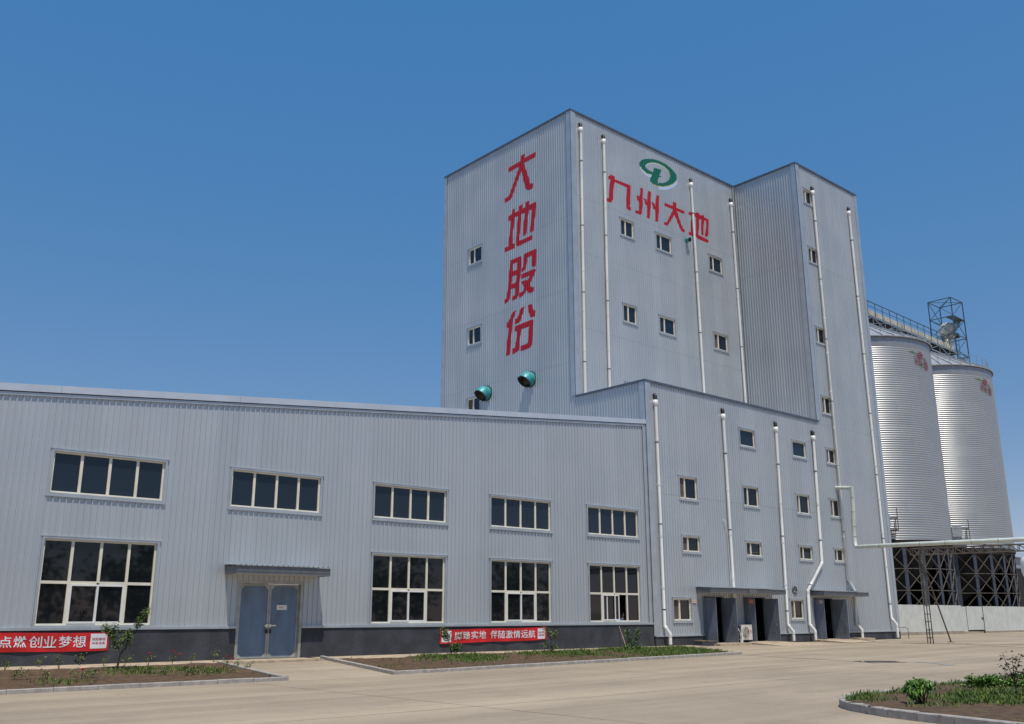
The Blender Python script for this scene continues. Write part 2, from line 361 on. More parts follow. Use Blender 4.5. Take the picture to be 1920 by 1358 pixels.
def window(parent, pl, u0, u1, z0, z1, kind='pair', m=.42, glass='glass', scr=False, sash_open=False):
    t = MB(); e = .065
    for a in ((u0-e, u1+e, z1, z1+e), (u0-e, u1+e, z0-e-.02, z0), (u0-e, u0, z0, z1), (u1, u1+e, z0, z1)): pl.box(t, *a, -.14, .050)
    pl.box(t, u0-e-.05, u1+e+.05, z1+e, z1+e+.022, -.005, .060)
    wob = t.build('window', M['trim'], parent)
    sl_ = MB(); pl.box(sl_, u0-e-.04, u1+e+.04, z0-e-.055, z0-e-.021, -.005, .062); sl_.build('sill', M['trim'], wob)
    fr = MB(); w_ = .06; n0, n1 = -.10, -.035
    for a in ((u0, u1, z1-w_, z1), (u0, u1, z0, z0+w_), (u0, u0+w_, z0+w_, z1-w_), (u1-w_, u1, z0+w_, z1-w_)): pl.box(fr, *a, n0, n1)
    gl = MB(); holes = []
    if kind == 'pair':
        um = lerp(u0, u1, m); pl.box(fr, um-.045, um+.045, z0+w_, z1-w_, n0+.004, n1+.012)
        if scr:
            s_ = MB(); pl.box(s_, u0+w_, um-.045, z0+w_, z1-w_, n0-.01, n0+.015); s_.build('screen', M['screen'], wob); holes = [(u0, um)]
    if kind in ('strip4', 'grid8'):
        us = [u0+(u1-u0)*k/4 for k in range(5)]
        zr = z0+(z1-z0)*.495
        for k in (1, 2, 3):
            if kind == 'strip4' or k != 2: pl.box(fr, us[k]-.045, us[k]+.045, z0+w_, z1-w_, n0+.003, n1-.003)
            else: pl.box(fr, us[k]-.045, us[k]+.045, zr, z1-w_, n0+.003, n1-.003)
        if kind == 'grid8':
            for k in range(4): pl.box(fr, us[k]+(.045 if k else w_), us[k+1]-(.045 if k < 3 else w_), zr-.045, zr+.045, n0+.005, n1-.005)
            d = .52 if sash_open else 0.0
            for (a, b, q) in ((us[1]+.045, us[2]+.035, .022), (us[2]-.035-d, us[3]-.045-d, 0.0)):
                sb = MB(); zz0, zz1 = z0+w_, zr-.045; g = .055
                for c in ((a, b, zz1-g, zz1), (a, b, zz0, zz0+g), (a, a+g, zz0+g, zz1-g), (b-g, b, zz0+g, zz1-g)): pl.box(sb, *c, n1-.035+q, n1-.002+q)
                sb.build('sash', M['white'], wob)
            if sash_open: holes = [(us[3]-.045-d, us[3], z0, zr)]
    fr.build('frame', M['cream'], wob)
    ng = n0+.02
    cols = [u0, u1] if kind == 'single' else ([u0, lerp(u0, u1, m), u1] if kind == 'pair' else [u0+(u1-u0)*k/4 for k in range(5)])
    rows = [z0, z0+(z1-z0)*.495, z1] if kind == 'grid8' else [z0, z1]
    for a, b in zip(cols, cols[1:]):
        for c, d in zip(rows, rows[1:]):
            A, B = a, b
            if holes and len(holes[0]) == 2 and b <= holes[0][1]+1e-6: continue
            if holes and len(holes[0]) == 4 and c < holes[0][2]+1e-6:
                if a >= holes[0][0]-1e-6 and b <= holes[0][1]+1e-6: continue
                if a < holes[0][0] < b: B = holes[0][0]
            q = [ng+random.uniform(-.005, .005) for _ in range(3)]; q.append(q[0]+q[2]-q[1])
            gl.add([pl.P(A, c, q[0]), pl.P(B, c, q[1]), pl.P(B, d, q[2]), pl.P(A, d, q[3])], [(0,1,2,3)])
    gl.build('glass', M[glass], wob)
    return wob
def canopy(parent, pl, u0, u1, z0, z1, dep, split=None):
    f = MB(); h = z1-z0
    pl.box(f, u0, u1, z0, z1-.03, dep-.03, dep); pl.box(f, u0, u0+.03, z0, z1-.03, 0.03, dep-.03); pl.box(f, u1-.03, u1, z0, z1-.03, .03, dep-.03)
    pl.box(f, u0-.012, u1+.012, z0+h*.32, z0+h*.36, dep, dep+.012)
    if split: pl.box(f, split-.35, split+.35, z0-.01, z1-.02, dep+.014, dep+.03)
    fo = f.build('canopy', M['fascia'], parent)
    s_ = MB(); pl.box(s_, u0+.03, u1-.03, z0+.02, z0+.04, .03, dep-.03); s_.build('soffit', M['cream'], fo)
    r_ = MB(); us = breaks(u0-.03, u1+.03)
    for a, b in zip(us, us[1:]):
        ha, hb = rib(a+1e-6), rib(b-1e-6)
        for dz in (0, .012):
            q = [pl.P(a, z1+.045+ha+dz, .01), pl.P(b, z1+.045+hb+dz, .01), pl.P(b, z1-.012+hb+dz, dep+.05), pl.P(a, z1-.012+ha+dz, dep+.05)]
            r_.add(q, [(0,3,2,1)])
        r_.add([pl.P(a, z1-.012+ha, dep+.05), pl.P(b, z1-.012+hb, dep+.05), pl.P(b, z1+hb, dep+.05), pl.P(a, z1+ha, dep+.05)], [(0,1,2,3)])
    r_.build('roof_sheet', M['trim'], fo)
    return fo
def downpipe(parent, pl, path, r=.075, cap=True):
    """path: (u, z, n) from the roof outlet downwards."""
    P = [pl.P(u, z, n) for u, z, n in path]; t = MB().tube(P, r, 12)
    d = 0.0
    for a, b in zip(P, P[1:]):
        L = (b-a).length; k = 1.9
        while k < L-.4:
            c = a+(b-a)*(k/L); dd = (b-a).normalized(); t.tube([c-dd*.06, c+dd*.06], r*1.13, 12); k += 2.1+random.random()*.5
    for p, q in zip(P[1:-1], P[2:]):
        dd = (q-p).normalized(); t.tube([p+dd*.05, p+dd*.17], r*1.12, 12)
    o = t.build('downpipe', M['pvc'], parent)
    rings = MB()
    for a, b in zip(P, P[1:]):
        L = (b-a).length; k = 1.96; dd = (b-a).normalized()
        while k < L-.4:
            c = a+dd*(k+.07); rings.tube([c-dd*.02, c+dd*.02], r*1.15, 12); k += 4.2
    if rings.v: rings.build('clamp', M['pvc_dark'], o)
    if cap:
        u, z, n = path[0]; h = MB(); h.lathe(pl.P(u, z, n), [(r*1.0, -.12), (r*1.6, 0), (r*1.6, .22), (r*1.1, .22)], 14); h.build('hopper', M['pvc'], o)
        e = MB().tube([pl.P(u, z+.15, n), pl.P(u, z+.44, n), pl.P(u, z+.50, n-.05), pl.P(u, z+.50, 0.01)], r*1.15, 12); e.build('outlet', M['pvc_dark'], o)
    return o
# ================================================================== SETTING
def rng(a, b, s):
    out = []; 
    while a < b-1e-6: out.append(a); a += s
    return out+[b]
g = MB()
xs = [-400, -150, -60, -20]+rng(-10, 64, 1.0)+[80, 110, 160, 300, 700]; ys = [-400, -150, -70]+rng(-42, -6, 2)+rng(-5.4, -.6, .6)+[0, 2, 40, 120, 300, 700]
vs = [(x, y, gz(x, y)) for y in ys for x in xs]; n = len(xs)
g.add(vs, [(j*n+i, j*n+i+1, (j+1)*n+i+1, (j+1)*n+i) for j in range(len(ys)-1) for i in range(n-1)], True)
g.build('ground', M['concrete'], kind='structure')
def strip(name, pts, wd, m, off=.004):
    mb = MB(); L = []
    for i, p in enumerate(pts):
        p = Vector(p); t = (Vector(pts[min(i+1, len(pts)-1)])-Vector(pts[max(i-1, 0)])).normalized(); s_ = Vector((-t.y, t.x, 0))
        for q in (p-s_*wd/2, p+s_*wd/2): L.append((q.x, q.y, gz(q.x, q.y)+off))
    mb.add(L, [(2*i, 2*i+1, 2*i+3, 2*i+2) for i in range(len(pts)-1)]); return mb.build(name, m, kind='structure')
def pxline(a, b, k=14): A, B = onG(*a), onG(*b); return [(lerp(A.x, B.x, t/k), lerp(A.y, B.y, t/k), 0) for t in range(k+1)]
strip('ground_line', pxline((1395, 1228.5), (1617, 1241.5)), .07, M['joint'])
strip('ground_line', pxline((1630, 1199.5), (1919, 1214.5)), .10, M['joint'])  # dark line across the yard, drawn in the joint colour
strip('ground_line', [(-12+k*1.0, -11.0, 0) for k in range(75)], .018, M['joint'])
strip('ground_line', [(-12+k*1.0, -16.2, 0) for k in range(75)], .018, M['joint'])
for q in range(5): strip('ground_line', [(2.0+q*11, -6.3-k*.9, 0) for k in range(26)], .016, M['joint'])
strip('wet_patch', [onG(1722, 1241.5), onG(1760, 1244), onG(1782, 1248)], .35, M['wet'], .007)
strip('wet_patch', [onG(1605, 1240), onG(1640, 1243.5), onG(1700, 1242)], .22, M['joint'], .006)
# apron strip at the wall foot
ap = MB(); X = rng(-10, 15.2, 1.0)+rng(18.5, 40, 1.0); Yb = -1.45
for a, b in zip(X, X[1:]):
    if a >= 15.2 and b <= 18.5: continue
    ap.add([(a, Yb, gz(a, Yb)+.03), (b, Yb, gz(b, Yb)+.03), (b, -.02, .035), (a, -.02, .035), (a, Yb, gz(a, Yb)-.1), (b, Yb, gz(b, Yb)-.1)], [(0,1,2,3), (4,5,1,0)])
ap.build('apron', M['step'], kind='structure')
def kerb(pts, name='kerb', wd=.14, h=.11, seg=1.05):
    """Granite kerb stones end to end along a polyline (outer edge given, stones to its left)."""
    mb = MB()
    for p, q in zip(pts, pts[1:]):
        p, q = Vector((p[0], p[1], 0)), Vector((q[0], q[1], 0)); L = (q-p).length; k = max(1, round(L/seg)); t = (q-p)/L; s_ = Vector((-t.y, t.x, 0))
        for i in range(k):
            a, b = p+t*(L*i/k+.006), p+t*(L*(i+1)/k-.006); j = random.uniform(-.006, .006); bev = .015
            c = [a, b, b+s_*wd, a+s_*wd]; ci = [a+s_*bev, b+s_*bev, b+s_*(wd-bev), a+s_*(wd-bev)]
            lo = [(v.x, v.y, gz(v.x, v.y)-.12) for v in c]; mi = [(v.x, v.y, gz(v.x, v.y)+h+j-bev) for v in c]; hi = [(v.x, v.y, gz(v.x, v.y)+h+j) for v in ci]
            mb.add(lo+mi+hi, [(0,1,5,4), (1,2,6,5), (2,3,7,6), (3,0,4,7), (4,5,9,8), (5,6,10,9), (6,7,11,10), (7,4,8,11), (8,9,10,11)])
    return mb.build(name, M['kerb'], kind='structure')
def in_poly(x, y, poly):
    c = False
    for i in range(len(poly)):
        (x0, y0), (x1, y1) = poly[i-1][:2], poly[i][:2]
        if (y0 > y) != (y1 > y) and x < (x1-x0)*(y-y0)/(y1-y0)+x0: c = not c
    return c
from mathutils import noise as mnoise
def soil_h(x, y): return gz(x, y)+(.135 if y < -15 else .055)+.05*mnoise.noise((x*.9, y*.9, 1.3))+.025*mnoise.noise((x*3.1, y*3.1, 4.1))
def bed(poly, step=.25):
    xs_, ys_ = [p[0] for p in poly], [p[1] for p in poly]; mb = MB(); idx = {}; vs = []; fs = []
    X = rng(min(xs_), max(xs_), step); Y = rng(min(ys_), max(ys_), step)
    for j in range(len(Y)-1):
        for i in range(len(X)-1):
            if in_poly((X[i]+X[i+1])/2, (Y[j]+Y[j+1])/2, poly):
                q = []
                for (a, b) in ((i, j), (i+1, j), (i+1, j+1), (i, j+1)):
                    if (a, b) not in idx: idx[(a, b)] = len(vs); vs.append((X[a], Y[b], soil_h(X[a], Y[b])))
                    q.append(idx[(a, b)])
                fs.append(q)
    mb.add(vs, fs, True); return mb.build('flower_bed', M['soil'], kind='structure')
BED1 = [(-8.9, -1.48), (-8.9, -6.0), (14.2, -6.0), (14.35, -1.48)]
BED2 = [(18.62, -1.48), (18.2, -6.0), (36.3, -5.85), (37.6, -1.48)]
ISL = [(17.75, -21.5), (17.35, -21.9), (17.05, -22.4), (16.9, -23.0), (16.95, -23.6), (17.1, -24.4), (17.0, -27.5), (40, -27.5), (40, -19.85), (28, -20.5), (22, -21.0), (18.4, -21.25)]
bed(BED1); bed(BED2)
kerb([(-9, -6.12), (14.3, -6.12)]); kerb([(14.34, -6.12), (14.5, -1.3)])
kerb([(18.5, -.75), (17.98, -6.15)]); kerb([(18.12, -6.13), (36.4, -5.98)])
isl_c = [onG(1900, 1374), onG(1790, 1361), onG(1720, 1353), onG(1665, 1346), onG(1625, 1339), onG(1598, 1334), onG(1580, 1329), onG(1574, 1325), onG(1578, 1320), onG(1592, 1315)]
back = [onG(1700, 1301.5), onG(1890, 1274.5)]
outer = [(p.x, p.y, 0) for p in isl_c+back]
d_ = Vector(outer[0])-Vector(outer[1]); d_.normalize(); outer = [tuple(Vector(outer[0])+d_*6)]+outer
d_ = Vector(outer[-1])-Vector(outer[-2]); d_.normalize(); outer.append(tuple(Vector(outer[-1])+d_*10))
kerb(outer[::-1], wd=.17, h=.15, seg=.8)
cx_, cy_ = 22.0, -22.6
ISL = [(p[0]+(cx_-p[0])*.02, p[1]+(cy_-p[1])*.06) for p in outer]
bed(ISL, .2)
# ================================================================== PLANTS
def leaf(mb, p, d, L, W, droop=.2):
    d = Vector(d).normalized(); s_ = d.cross(Vector((random.uniform(-.4, .4), random.uniform(-.4, .4), 1))).normalized(); up = s_.cross(d)
    p = Vector(p); m_ = p+d*L*.5+up*L*.12; e = p+d*L-Vector((0, 0, droop*L))
    mb.add([p, m_-s_*W/2, e, m_+s_*W/2], [(0, 1, 2, 3)])
def rdir(zlo=-.4, zhi=1.0):
    a = random.uniform(0, 6.283); z = random.uniform(zlo, zhi); r_ = math.sqrt(max(0, 1-z*z)); return Vector((r_*math.cos(a), r_*math.sin(a), z))
def grass(poly, count, dens, name='grass', hmin=.04, hmax=.13, m='grass'):
    mb = MB(); xs_, ys_ = [p[0] for p in poly], [p[1] for p in poly]; c = 0; tries = 0
    while c < count and tries < count*60:
        tries += 1; x, y = random.uniform(min(xs_), max(xs_)), random.uniform(min(ys_), max(ys_))
        dn = dens(x, y)
        if not in_poly(x, y, poly) or random.random() > dn*dn*1.6: continue
        z = soil_h(x, y)-.01; h = random.uniform(hmin, hmax)
        for _ in range(3):
            a = random.uniform(0, 6.283); lean = random.uniform(.1, .8)*h; wd = random.uniform(.012, .03); px_, py_ = x+random.uniform(-.05, .05), y+random.uniform(-.05, .05)
            dx, dy = math.cos(a), math.sin(a)
            mb.add([(px_-dy*wd/2, py_+dx*wd/2, z), (px_+dy*wd/2, py_-dx*wd/2, z), (px_+dx*lean*.4+dy*wd*.35, py_+dy*lean*.4-dx*wd*.35, z+h*.6), (px_+dx*lean, py_+dy*lean, z+h)], [(0, 1, 2), (0, 2, 3)])
        c += 1
    o = mb.build(name, M[m], kind='stuff'); return o
def nz(x, y, s_, o): return max(0, min(1, .5+1.1*mnoise.noise((x*s_, y*s_, o))))
def blob(x, y, cx, cy, r_): return max(0, 1-((x-cx)**2+(y-cy)**2)/(r_*r_))
T1 = onG(219, 1259); TA = onG(847, 1233.5); TB = onG(1033, 1226.5); TC = onG(1185, 1222.5)
o = grass(BED1, 650, lambda x, y: .02*nz(x, y, .8, 1)**2+.9*blob(x, y, T1.x+.3, T1.y-.7, 1.5)*nz(x, y, 1.5, 2)+.5*blob(x, y, T1.x+2.2, T1.y-1.2, 1.1)+.35*blob(x, y, 8.6, -4.8, 1.2))
tag(o, 'sparse green weeds growing in the left soil bed', 'grass')
o = grass(BED2, 6500, lambda x, y: .30*nz(x, y, 1.3, 3)**2+.9*blob(x, y, TA.x, TA.y-.5, 2.2)+.75*blob(x, y, TB.x, TB.y-.6, 2.0)+.95*blob(x, y, TC.x+.5, TC.y-.4, 2.6)+(.55*nz(x, y, .7, 9) if x > 29.5 else 0)+(.5 if x > 33 and y > -5.2 else 0)+.42*(y > -2.5)*(x > 21)*nz(x, y, .8, 21))
tag(o, 'green grass growing in tufts in the middle soil bed', 'grass')
BU = onG(1732, 1333); IR = onG(1909, 1322); HG = onG(1890, 1300)
o = grass(ISL, 3000, lambda x, y: .10*nz(x, y, .9, 5)**2+.8*blob(x, y, BU.x+1.3, BU.y-.5, 1.3)+.7*blob(x, y, BU.x+3.2, BU.y-.4, 1.6)+.5*blob(x, y, 18.2, -21.7, .8)+(.55*nz(x, y, 1.2, 7) if y > -21.6 else 0)+.25*blob(x, y, BU.x-.6, BU.y-.3, .7), hmin=.03, hmax=.12)
tag(o, 'green grass and weeds on the kerbed island', 'grass')
def sapling(name, base, limbs, label, cat, leafm='leaf', L=.075, W=.042, per=26, rad=.15, trunk=.022):
    t = thing(name, base, label, cat); st = MB(); lf = MB(); base = Vector(base)
    for pts, r0, leaf_from in limbs:
        P = [base+Vector(p) for p in pts]; k = len(P); st.tube(P, [lerp(r0, r0*.35, i/(k-1)) for i in range(k)], 7)
        for i in range(k-1):
            for _ in range(per):
                u_ = random.random(); 
                if (i+u_)/(k-1) < leaf_from: continue
                c = P[i].lerp(P[i+1], u_)+rdir(-1, 1)*rad*random.random()**.6
                leaf(lf, c, rdir(-.5, .7), L*random.uniform(.8, 1.4), W*random.uniform(.9, 1.5))
    st.build('trunk', M['bark'], t); lf.build('crown', M[leafm], t); return t
rt = Vector((_r.x, _r.y, 0))
def R3(a, b, c=0.0): f_ = Vector((_fw.x, _fw.y, 0)).normalized(); return tuple(rt*a+f_*c+Vector((0, 0, b)))
sapling('sapling', T1, [([R3(0,-.05), R3(.02,.3), R3(.06,.52)], .04, 2), ([R3(.06,.5), R3(-.02,.62,.05), R3(-.20,.78,.1), R3(-.27,1.05,.1), R3(-.22,1.36,.1)], .024, .30),
  ([R3(-.26,1.0,.1), R3(-.42,1.18,.0), R3(-.50,1.3,0)], .012, .0), ([R3(.06,.5), R3(.20,.62,-.05), R3(.27,.9,-.08), R3(.30,1.15,-.1)], .026, .45), ([R3(.10,.55), R3(.08,.75,.1), R3(.03,.86,.12), R3(.12,1.1,.15)], .018, .5),
  ([R3(.28,.95), R3(.45,1.1), R3(.52,1.35), R3(.66,1.62), R3(.75,1.72)], .018, .35)], 'taller branching sapling in front of the left banner end', 'sapling', L=.07, per=85, rad=.15)
sapling('sapling', TA, [([R3(0,-.05), R3(-.04,.3), R3(-.10,.55), R3(-.22,.78), R3(-.28,1.02)], .03, .66), ([R3(-.18,.70), R3(-.30,.85), R3(-.36,1.03)], .014, .1), ([R3(-.02,.3), R3(.10,.38), R3(.16,.52)], .014, .3), ([R3(.02,.2), R3(.2,.3), R3(.3,.45)], .01, .2), ([R3(-.1,.62), R3(.1,.8), R3(.5,.82)], .008, .75)],
  'leaning sapling covering the logo end of the right banner', 'sapling', per=95, rad=.17)
sapling('sapling', TB, [([R3(0,-.05), R3(.01,.3), R3(.02,.62)], .026, .9), ([R3(.02,.55), R3(-.08,.75), R3(-.12,.95), R3(-.36,1.05)], .016, .25), ([R3(.02,.55), R3(.16,.72), R3(.26,.92)], .016, .2), ([R3(0,.1), R3(-.2,.3), R3(-.25,.5)], .012, .3), ([R3(0,.1), R3(.18,.25), R3(.2,.35)], .012, .2)],
  'upright sapling just right of the right banner', 'sapling', per=55, rad=.15)
sapling('sapling', TC, [([R3(0,-.05), R3(.0,.25), R3(-.05,.45)], .026, .6), ([R3(-.04,.4), R3(-.15,.7), R3(-.18,.98)], .016, .15), ([R3(0,.2), R3(.2,.45), R3(.28,.75), R3(.35,.9)], .016, .3), ([R3(0,.05), R3(-.2,.15), R3(-.25,.25)], .01, .2), ([R3(0,.05), R3(.25,.12), R3(.35,.25)], .01, .2)],
  'forked sapling standing in grass beside the leaning wooden stick', 'sapling', leafm='leaf_lush', per=85, rad=.18)
# rounded shrub with drooping leaves on the island
t = thing('shrub', BU, 'bushy bright green shrub with drooping leaves on the kerbed island', 'shrub'); st, lf = MB(), MB()
for k in range(17):
    a = random.uniform(0, 6.283); rr = random.uniform(.06, .31); tp = BU+Vector((rr*math.cos(a), rr*math.sin(a), .50-.9*rr*rr*random.uniform(.8, 2.4)))
    st.tube([BU+Vector((0, 0, .05)), BU.lerp(tp, .5)+Vector((0, 0, -.03)), tp], [.014, .009, .004], 6)
    for _ in range(26):
        c = tp+rdir(-1, .7)*random.uniform(.02, .12)
        d0 = rdir(-.2, .5)
        for _ in range(6): leaf(lf, c, (d0+rdir(-1, .4)*.7), random.uniform(.06, .11), random.uniform(.018, .03), .6)
st.build('stem', M['bark'], t); lf.build('foliage', M['leaf_lush'], t)
# low hedge-like ground cover behind it
t = thing('shrub', HG, 'low spreading glossy green shrub at the right of the island', 'shrub'); st, lf = MB(), MB()
for k in range(60):
    q = HG+rt*random.uniform(-.75, 1.6)+Vector((_fw.x, _fw.y, 0))*random.uniform(-.35, .35); q.z = gz(q.x, q.y); h = random.uniform(.16, .34); tp = q+Vector((random.uniform(-.1, .1), random.uniform(-.1, .1), h))
    for _ in range(55): leaf(lf, tp+rdir(-.9, .6)*random.uniform(0, .17), rdir(-.1, .9), random.uniform(.06, .11), random.uniform(.035, .06))
lf.build('foliage', M['leaf_lush'], t)
sapling('sapling', IR, [([R3(0,-.05), R3(0,.35), R3(-.01,.62)], .02, .7), ([R3(0,.5), R3(-.12,.75), R3(-.18,1.0)], .009, .1), ([R3(0,.55), R3(.0,.8), R3(.03,.95)], .009, .1), ([R3(0,.55), R3(.12,.8), R3(.2,.98)], .009, .1), ([R3(0,.45), R3(.15,.62), R3(.28,.72)], .008, .1), ([R3(0,.45), R3(-.15,.6), R3(-.25,.78)], .008, .1)],
  'thin dark purple-leaved sapling at the far right of the island', 'sapling', leafm='leaf_dark', L=.075, W=.04, per=10, rad=.09)
# young roses
def rose(h, nleaf, blooms, label, group=None):
    t = thing('rose_bush', (0, 0, 0), label, 'rose', group); st, lf = MB(), MB()
    for k in range(3):
        a = random.uniform(0, 6.283); tp = Vector((.13*math.cos(a), .13*math.sin(a), h*random.uniform(.6, 1)))
        if k == 0 and blooms: tp = Vector((.02, .01, h))
        st.tube([(0, 0, -.05), tp*.5+Vector((0, 0, .03)), tp], [.008, .006, .004], 5)
        for _ in range(nleaf): leaf(lf, tp*random.uniform(.35, 1)+rdir(-.5, .6)*.07, rdir(-.2, .8), random.uniform(.05, .09), random.uniform(.03, .05))
    st.build('stem', M['stem'], t); lf.build('foliage', M['leaf'], t)
    for b in range(blooms):
        c = Vector((.02+.2*b, .01, h+.03-.08*b)); bl = MB()
        if b: st2 = MB().tube([(0, 0, .05), c], [.006, .004], 5); st2.build('stem', M['stem'], t)
        for _ in range(26): leaf(bl, c+rdir(-.3, 1)*.012, rdir(-.15, 1), random.uniform(.045, .065), .05, .0)
        bl.build('bloom', M['petal'], t)
    return t
GR = 'young roses in the left soil bed'
plain = [rose(.30, 9, 0, 'small leafy rose seedling without flowers in the left soil bed', GR), rose(.22, 11, 0, 'small leafy rose seedling without flowers in the left soil bed', GR)]
spots = [(36, 1251), (72, 1252), (148, 1249), (193, 1250), (233, 1251), (357, 1245), (400, 1242), (23, 1281), (50, 1280), (88, 1276), (140, 1275), (172, 1277), (310, 1272), (348, 1270), (360, 1268), (392, 1270), (446, 1254), (466, 1259), (433, 1265), (8, 1258)]
for i, s_ in enumerate(spots):
    P = onG(*s_); P.z = soil_h(P.x, P.y); src = plain[i % 2]
    if i < 2: src.location = P
    else: copy_thing(src, P, rz=random.uniform(0, 6), sc=random.uniform(.8, 1.25))
for (px_, py_, h, nb, lab) in [(110, 1258, .42, 1, 'rose with one large red bloom below the left banner'), (152, 1279, .2, 1, 'low rose with one red bloom near the front kerb'), (277, 1253, .32, 1, 'rose with one small dull red bloom right of the tall sapling'),
     (322, 1251, .33, 2, 'rose with two red blooms midway between sapling and blue door'), (424, 1256, .30, 2, 'rose with two red blooms at the corner beside the door step')]:
    P = onG(px_, py_); P.z = soil_h(P.x, P.y); r_ = rose(h, 10, nb, lab, GR); r_.location = P
# ================================================================== WAREHOUSE
wh = thing('warehouse', (15, 0, 0), 'long low silver grey ribbed metal warehouse with wide white framed windows', 'warehouse')
def top_w(u): return 8.44+.0945*(u-7.21)-.30
C0, PER = 10.808, 6.0169; HU, HL = 1.790, 1.770
ZU0, ZU1, ZL0, ZL1 = 5.219, 6.531, 1.195, 3.805
XW0, XW1 = -9.0, 37.52
op = []; wins = []
for k in range(-3, 5):
    c = C0+PER*k; wins.append((c-HU, c+HU, ZU0, ZU1, 'strip4', k))
    if k != 1: wins.append((c-HL, c+HL, ZL0, ZL1, 'grid8', k))
op = [(a-.03, b+.03, c-.03, d+.03) for a, b, c, d, _, _ in wins]
DX0, DX1, DZ1 = 15.66, 18.00, 2.58
op.append((DX0-.05, DX1+.05, 0, DZ1+.03))
corrugated(MB(), PW, XW0, XW1, 1.12, top_w, op).build('wall', M['sheet'], wh)
for a, b, c, d, kd, k in wins:
    window(wh, PW, a, b, c, d, kd, glass='glass_sky' if kd == 'strip4' else 'glass', sash_open=(kd == 'grid8' and k == 4))
cp = MB()
def slopebox(mb, u0, u1, dz0, dz1, n0, n1):
    a, b = top_w(u0)+.30, top_w(u1)+.30
    q = [PW.P(u0, a+dz0, n0), PW.P(u1, b+dz0, n0), PW.P(u1, b+dz1, n0), PW.P(u0, a+dz1, n0), PW.P(u0, a+dz0, n1), PW.P(u1, b+dz0, n1), PW.P(u1, b+dz1, n1), PW.P(u0, a+dz1, n1)]
    mb.add(q, [(0,3,2,1), (4,5,6,7), (0,1,5,4), (1,2,6,5), (2,3,7,6), (3,0,4,7)])
uu = [XW0, -3.2, 2.9, 9, 15.1, 21.2, 27.3, 33.4, XW1+.02]
for a, b in zip(uu, uu[1:]): slopebox(cp, a+.004, b-.004, -.23, 0, -.2, .10)
cp.build('coping', M['coping'], wh)
c2 = MB(); slopebox(c2, XW0, XW1, -.36, -.262, -.02, .065); c2.build('eave_trim', M['trim'], wh)
c3 = MB(); slopebox(c3, XW0, XW1, -.262, -.23, -.02, .04); c3.build('eave_gap', M['gap'], wh)
ct = MB(); PW.box(ct, XW1-.28, XW1, 1.12, top_w(XW1)-.07, .047, .057); ct.build('corner_trim', M['trim'], wh)
pb = MB()
for a, b in ((XW0, DX0-.12), (DX1+.12, 37.52)): PW.box(pb, a, b, -.4, 1.05, -.15, .06)
pb.build('plinth', M['plinth'], wh)
pf = MB()
for a, b in ((XW0, DX0-.10), (DX1+.10, 37.50)): PW.box(pf, a, b, 1.055, 1.135, -.1, .10); PW.box(pf, a, b, 1.135, 1.15, -.1, .04)
pf.build('plinth_flashing', M['trim'], wh)
sh = MB()                                                # rear shell: side, back and roof
sh.add([(XW0, 0.16, -.3), (XW0, 40, -.3), (XW0, 40, top_w(XW0)), (XW0, .16, top_w(XW0))], [(0,1,2,3)])
sh.add([(XW0, 40, -.3), (XW1+.1, 40, -.3), (XW1+.1, 40, top_w(XW1)), (XW0, 40, top_w(XW0))], [(0,1,2,3)])
sh.build('side_wall', M['sheet'], wh)
rf = MB(); rf.add([(XW0, .1, top_w(XW0)+.02), (XW1+.15, .1, top_w(XW1)+.02), (XW1+.15, 40, top_w(XW1)+.02), (XW0, 40, top_w(XW0)+.02)], [(0,1,2,3)]); rf.build('roof', M['silo_roof'], wh)
ln = MB(); ln.add([(XW0, .45, 0), (9, .45, 0), (9, .45, 7.5), (XW0, .45, 7.5)], [(0,1,2,3)]); ln.build('added_backing', M['inner'], wh)  # added dark backing sheet behind the left bays
# double door
db = MB(); n0, n1 = -.12, .05
PW.box(db, DX0-.10, DX0, 0, DZ1, n0, n1); PW.box(db, DX1, DX1+.10, 0, DZ1, n0, n1); PW.box(db, DX0-.10, DX1+.10, DZ1, DZ1+.09, n0, n1)
dr = db.build('door', M['door_frame'], wh)
mid = (DX0+DX1)/2
for a, b in ((DX0+.01, mid-.006), (mid+.006, DX1-.01)):
    lf = MB(); PW.box(lf, a, b, .04, DZ1-.01, -.16, -.10); lo = lf.build('leaf', M['door_blue'], dr)
for a, b in ((DX0+.01, mid-.006), (mid+.006, DX1-.01)):
    lf = MB(); e = .06; q = .14
    for c in ((a, a+e, .04, DZ1-.01), (b-e, b, .04, DZ1-.01), (a+e, b-e, .04, .04+e), (a+e, b-e, DZ1-.01-e, DZ1-.01)): PW.box(lf, *c, -.10, -.075)
    for (cx, cz, sx, sz) in ((a+e, .04+e, 1, 1), (b-e, .04+e, -1, 1), (a+e, DZ1-.01-e, 1, -1), (b-e, DZ1-.01-e, -1, -1)):
        P3 = [(cx, cz), (cx+sx*q, cz), (cx, cz+sz*q)]
        if sx*sz < 0: P3 = P3[::-1]
        lf.add([PW.P(u, z, -.08) for u, z in P3], [(0,1,2)])
    lf.build('leaf_edging', M['door_frame'], dr)
bo = MB(); PW.box(bo, mid-.14, mid+.30, 1.12, 1.17, -.075, -.045); PW.box(bo, mid-.10, mid-.02, 1.08, 1.2, -.075, -.04); PW.box(bo, mid+.02, mid+.1, 1.08, 1.2, -.075, -.04); bo.build('bolt', M['cream'], dr)
hb = MB(); hb.tube([PW.P(mid-.07, 1.02, -.03), PW.P(mid-.07, .88, -.03)], .035, 10); hb.tube([PW.P(mid+.08, 1.02, -.03), PW.P(mid+.08, .88, -.03)], .03, 10); hb.build('padlock', M['iron'], dr)
canopy(wh, PW, 15.03, 18.68, 2.86, 3.16, .90)
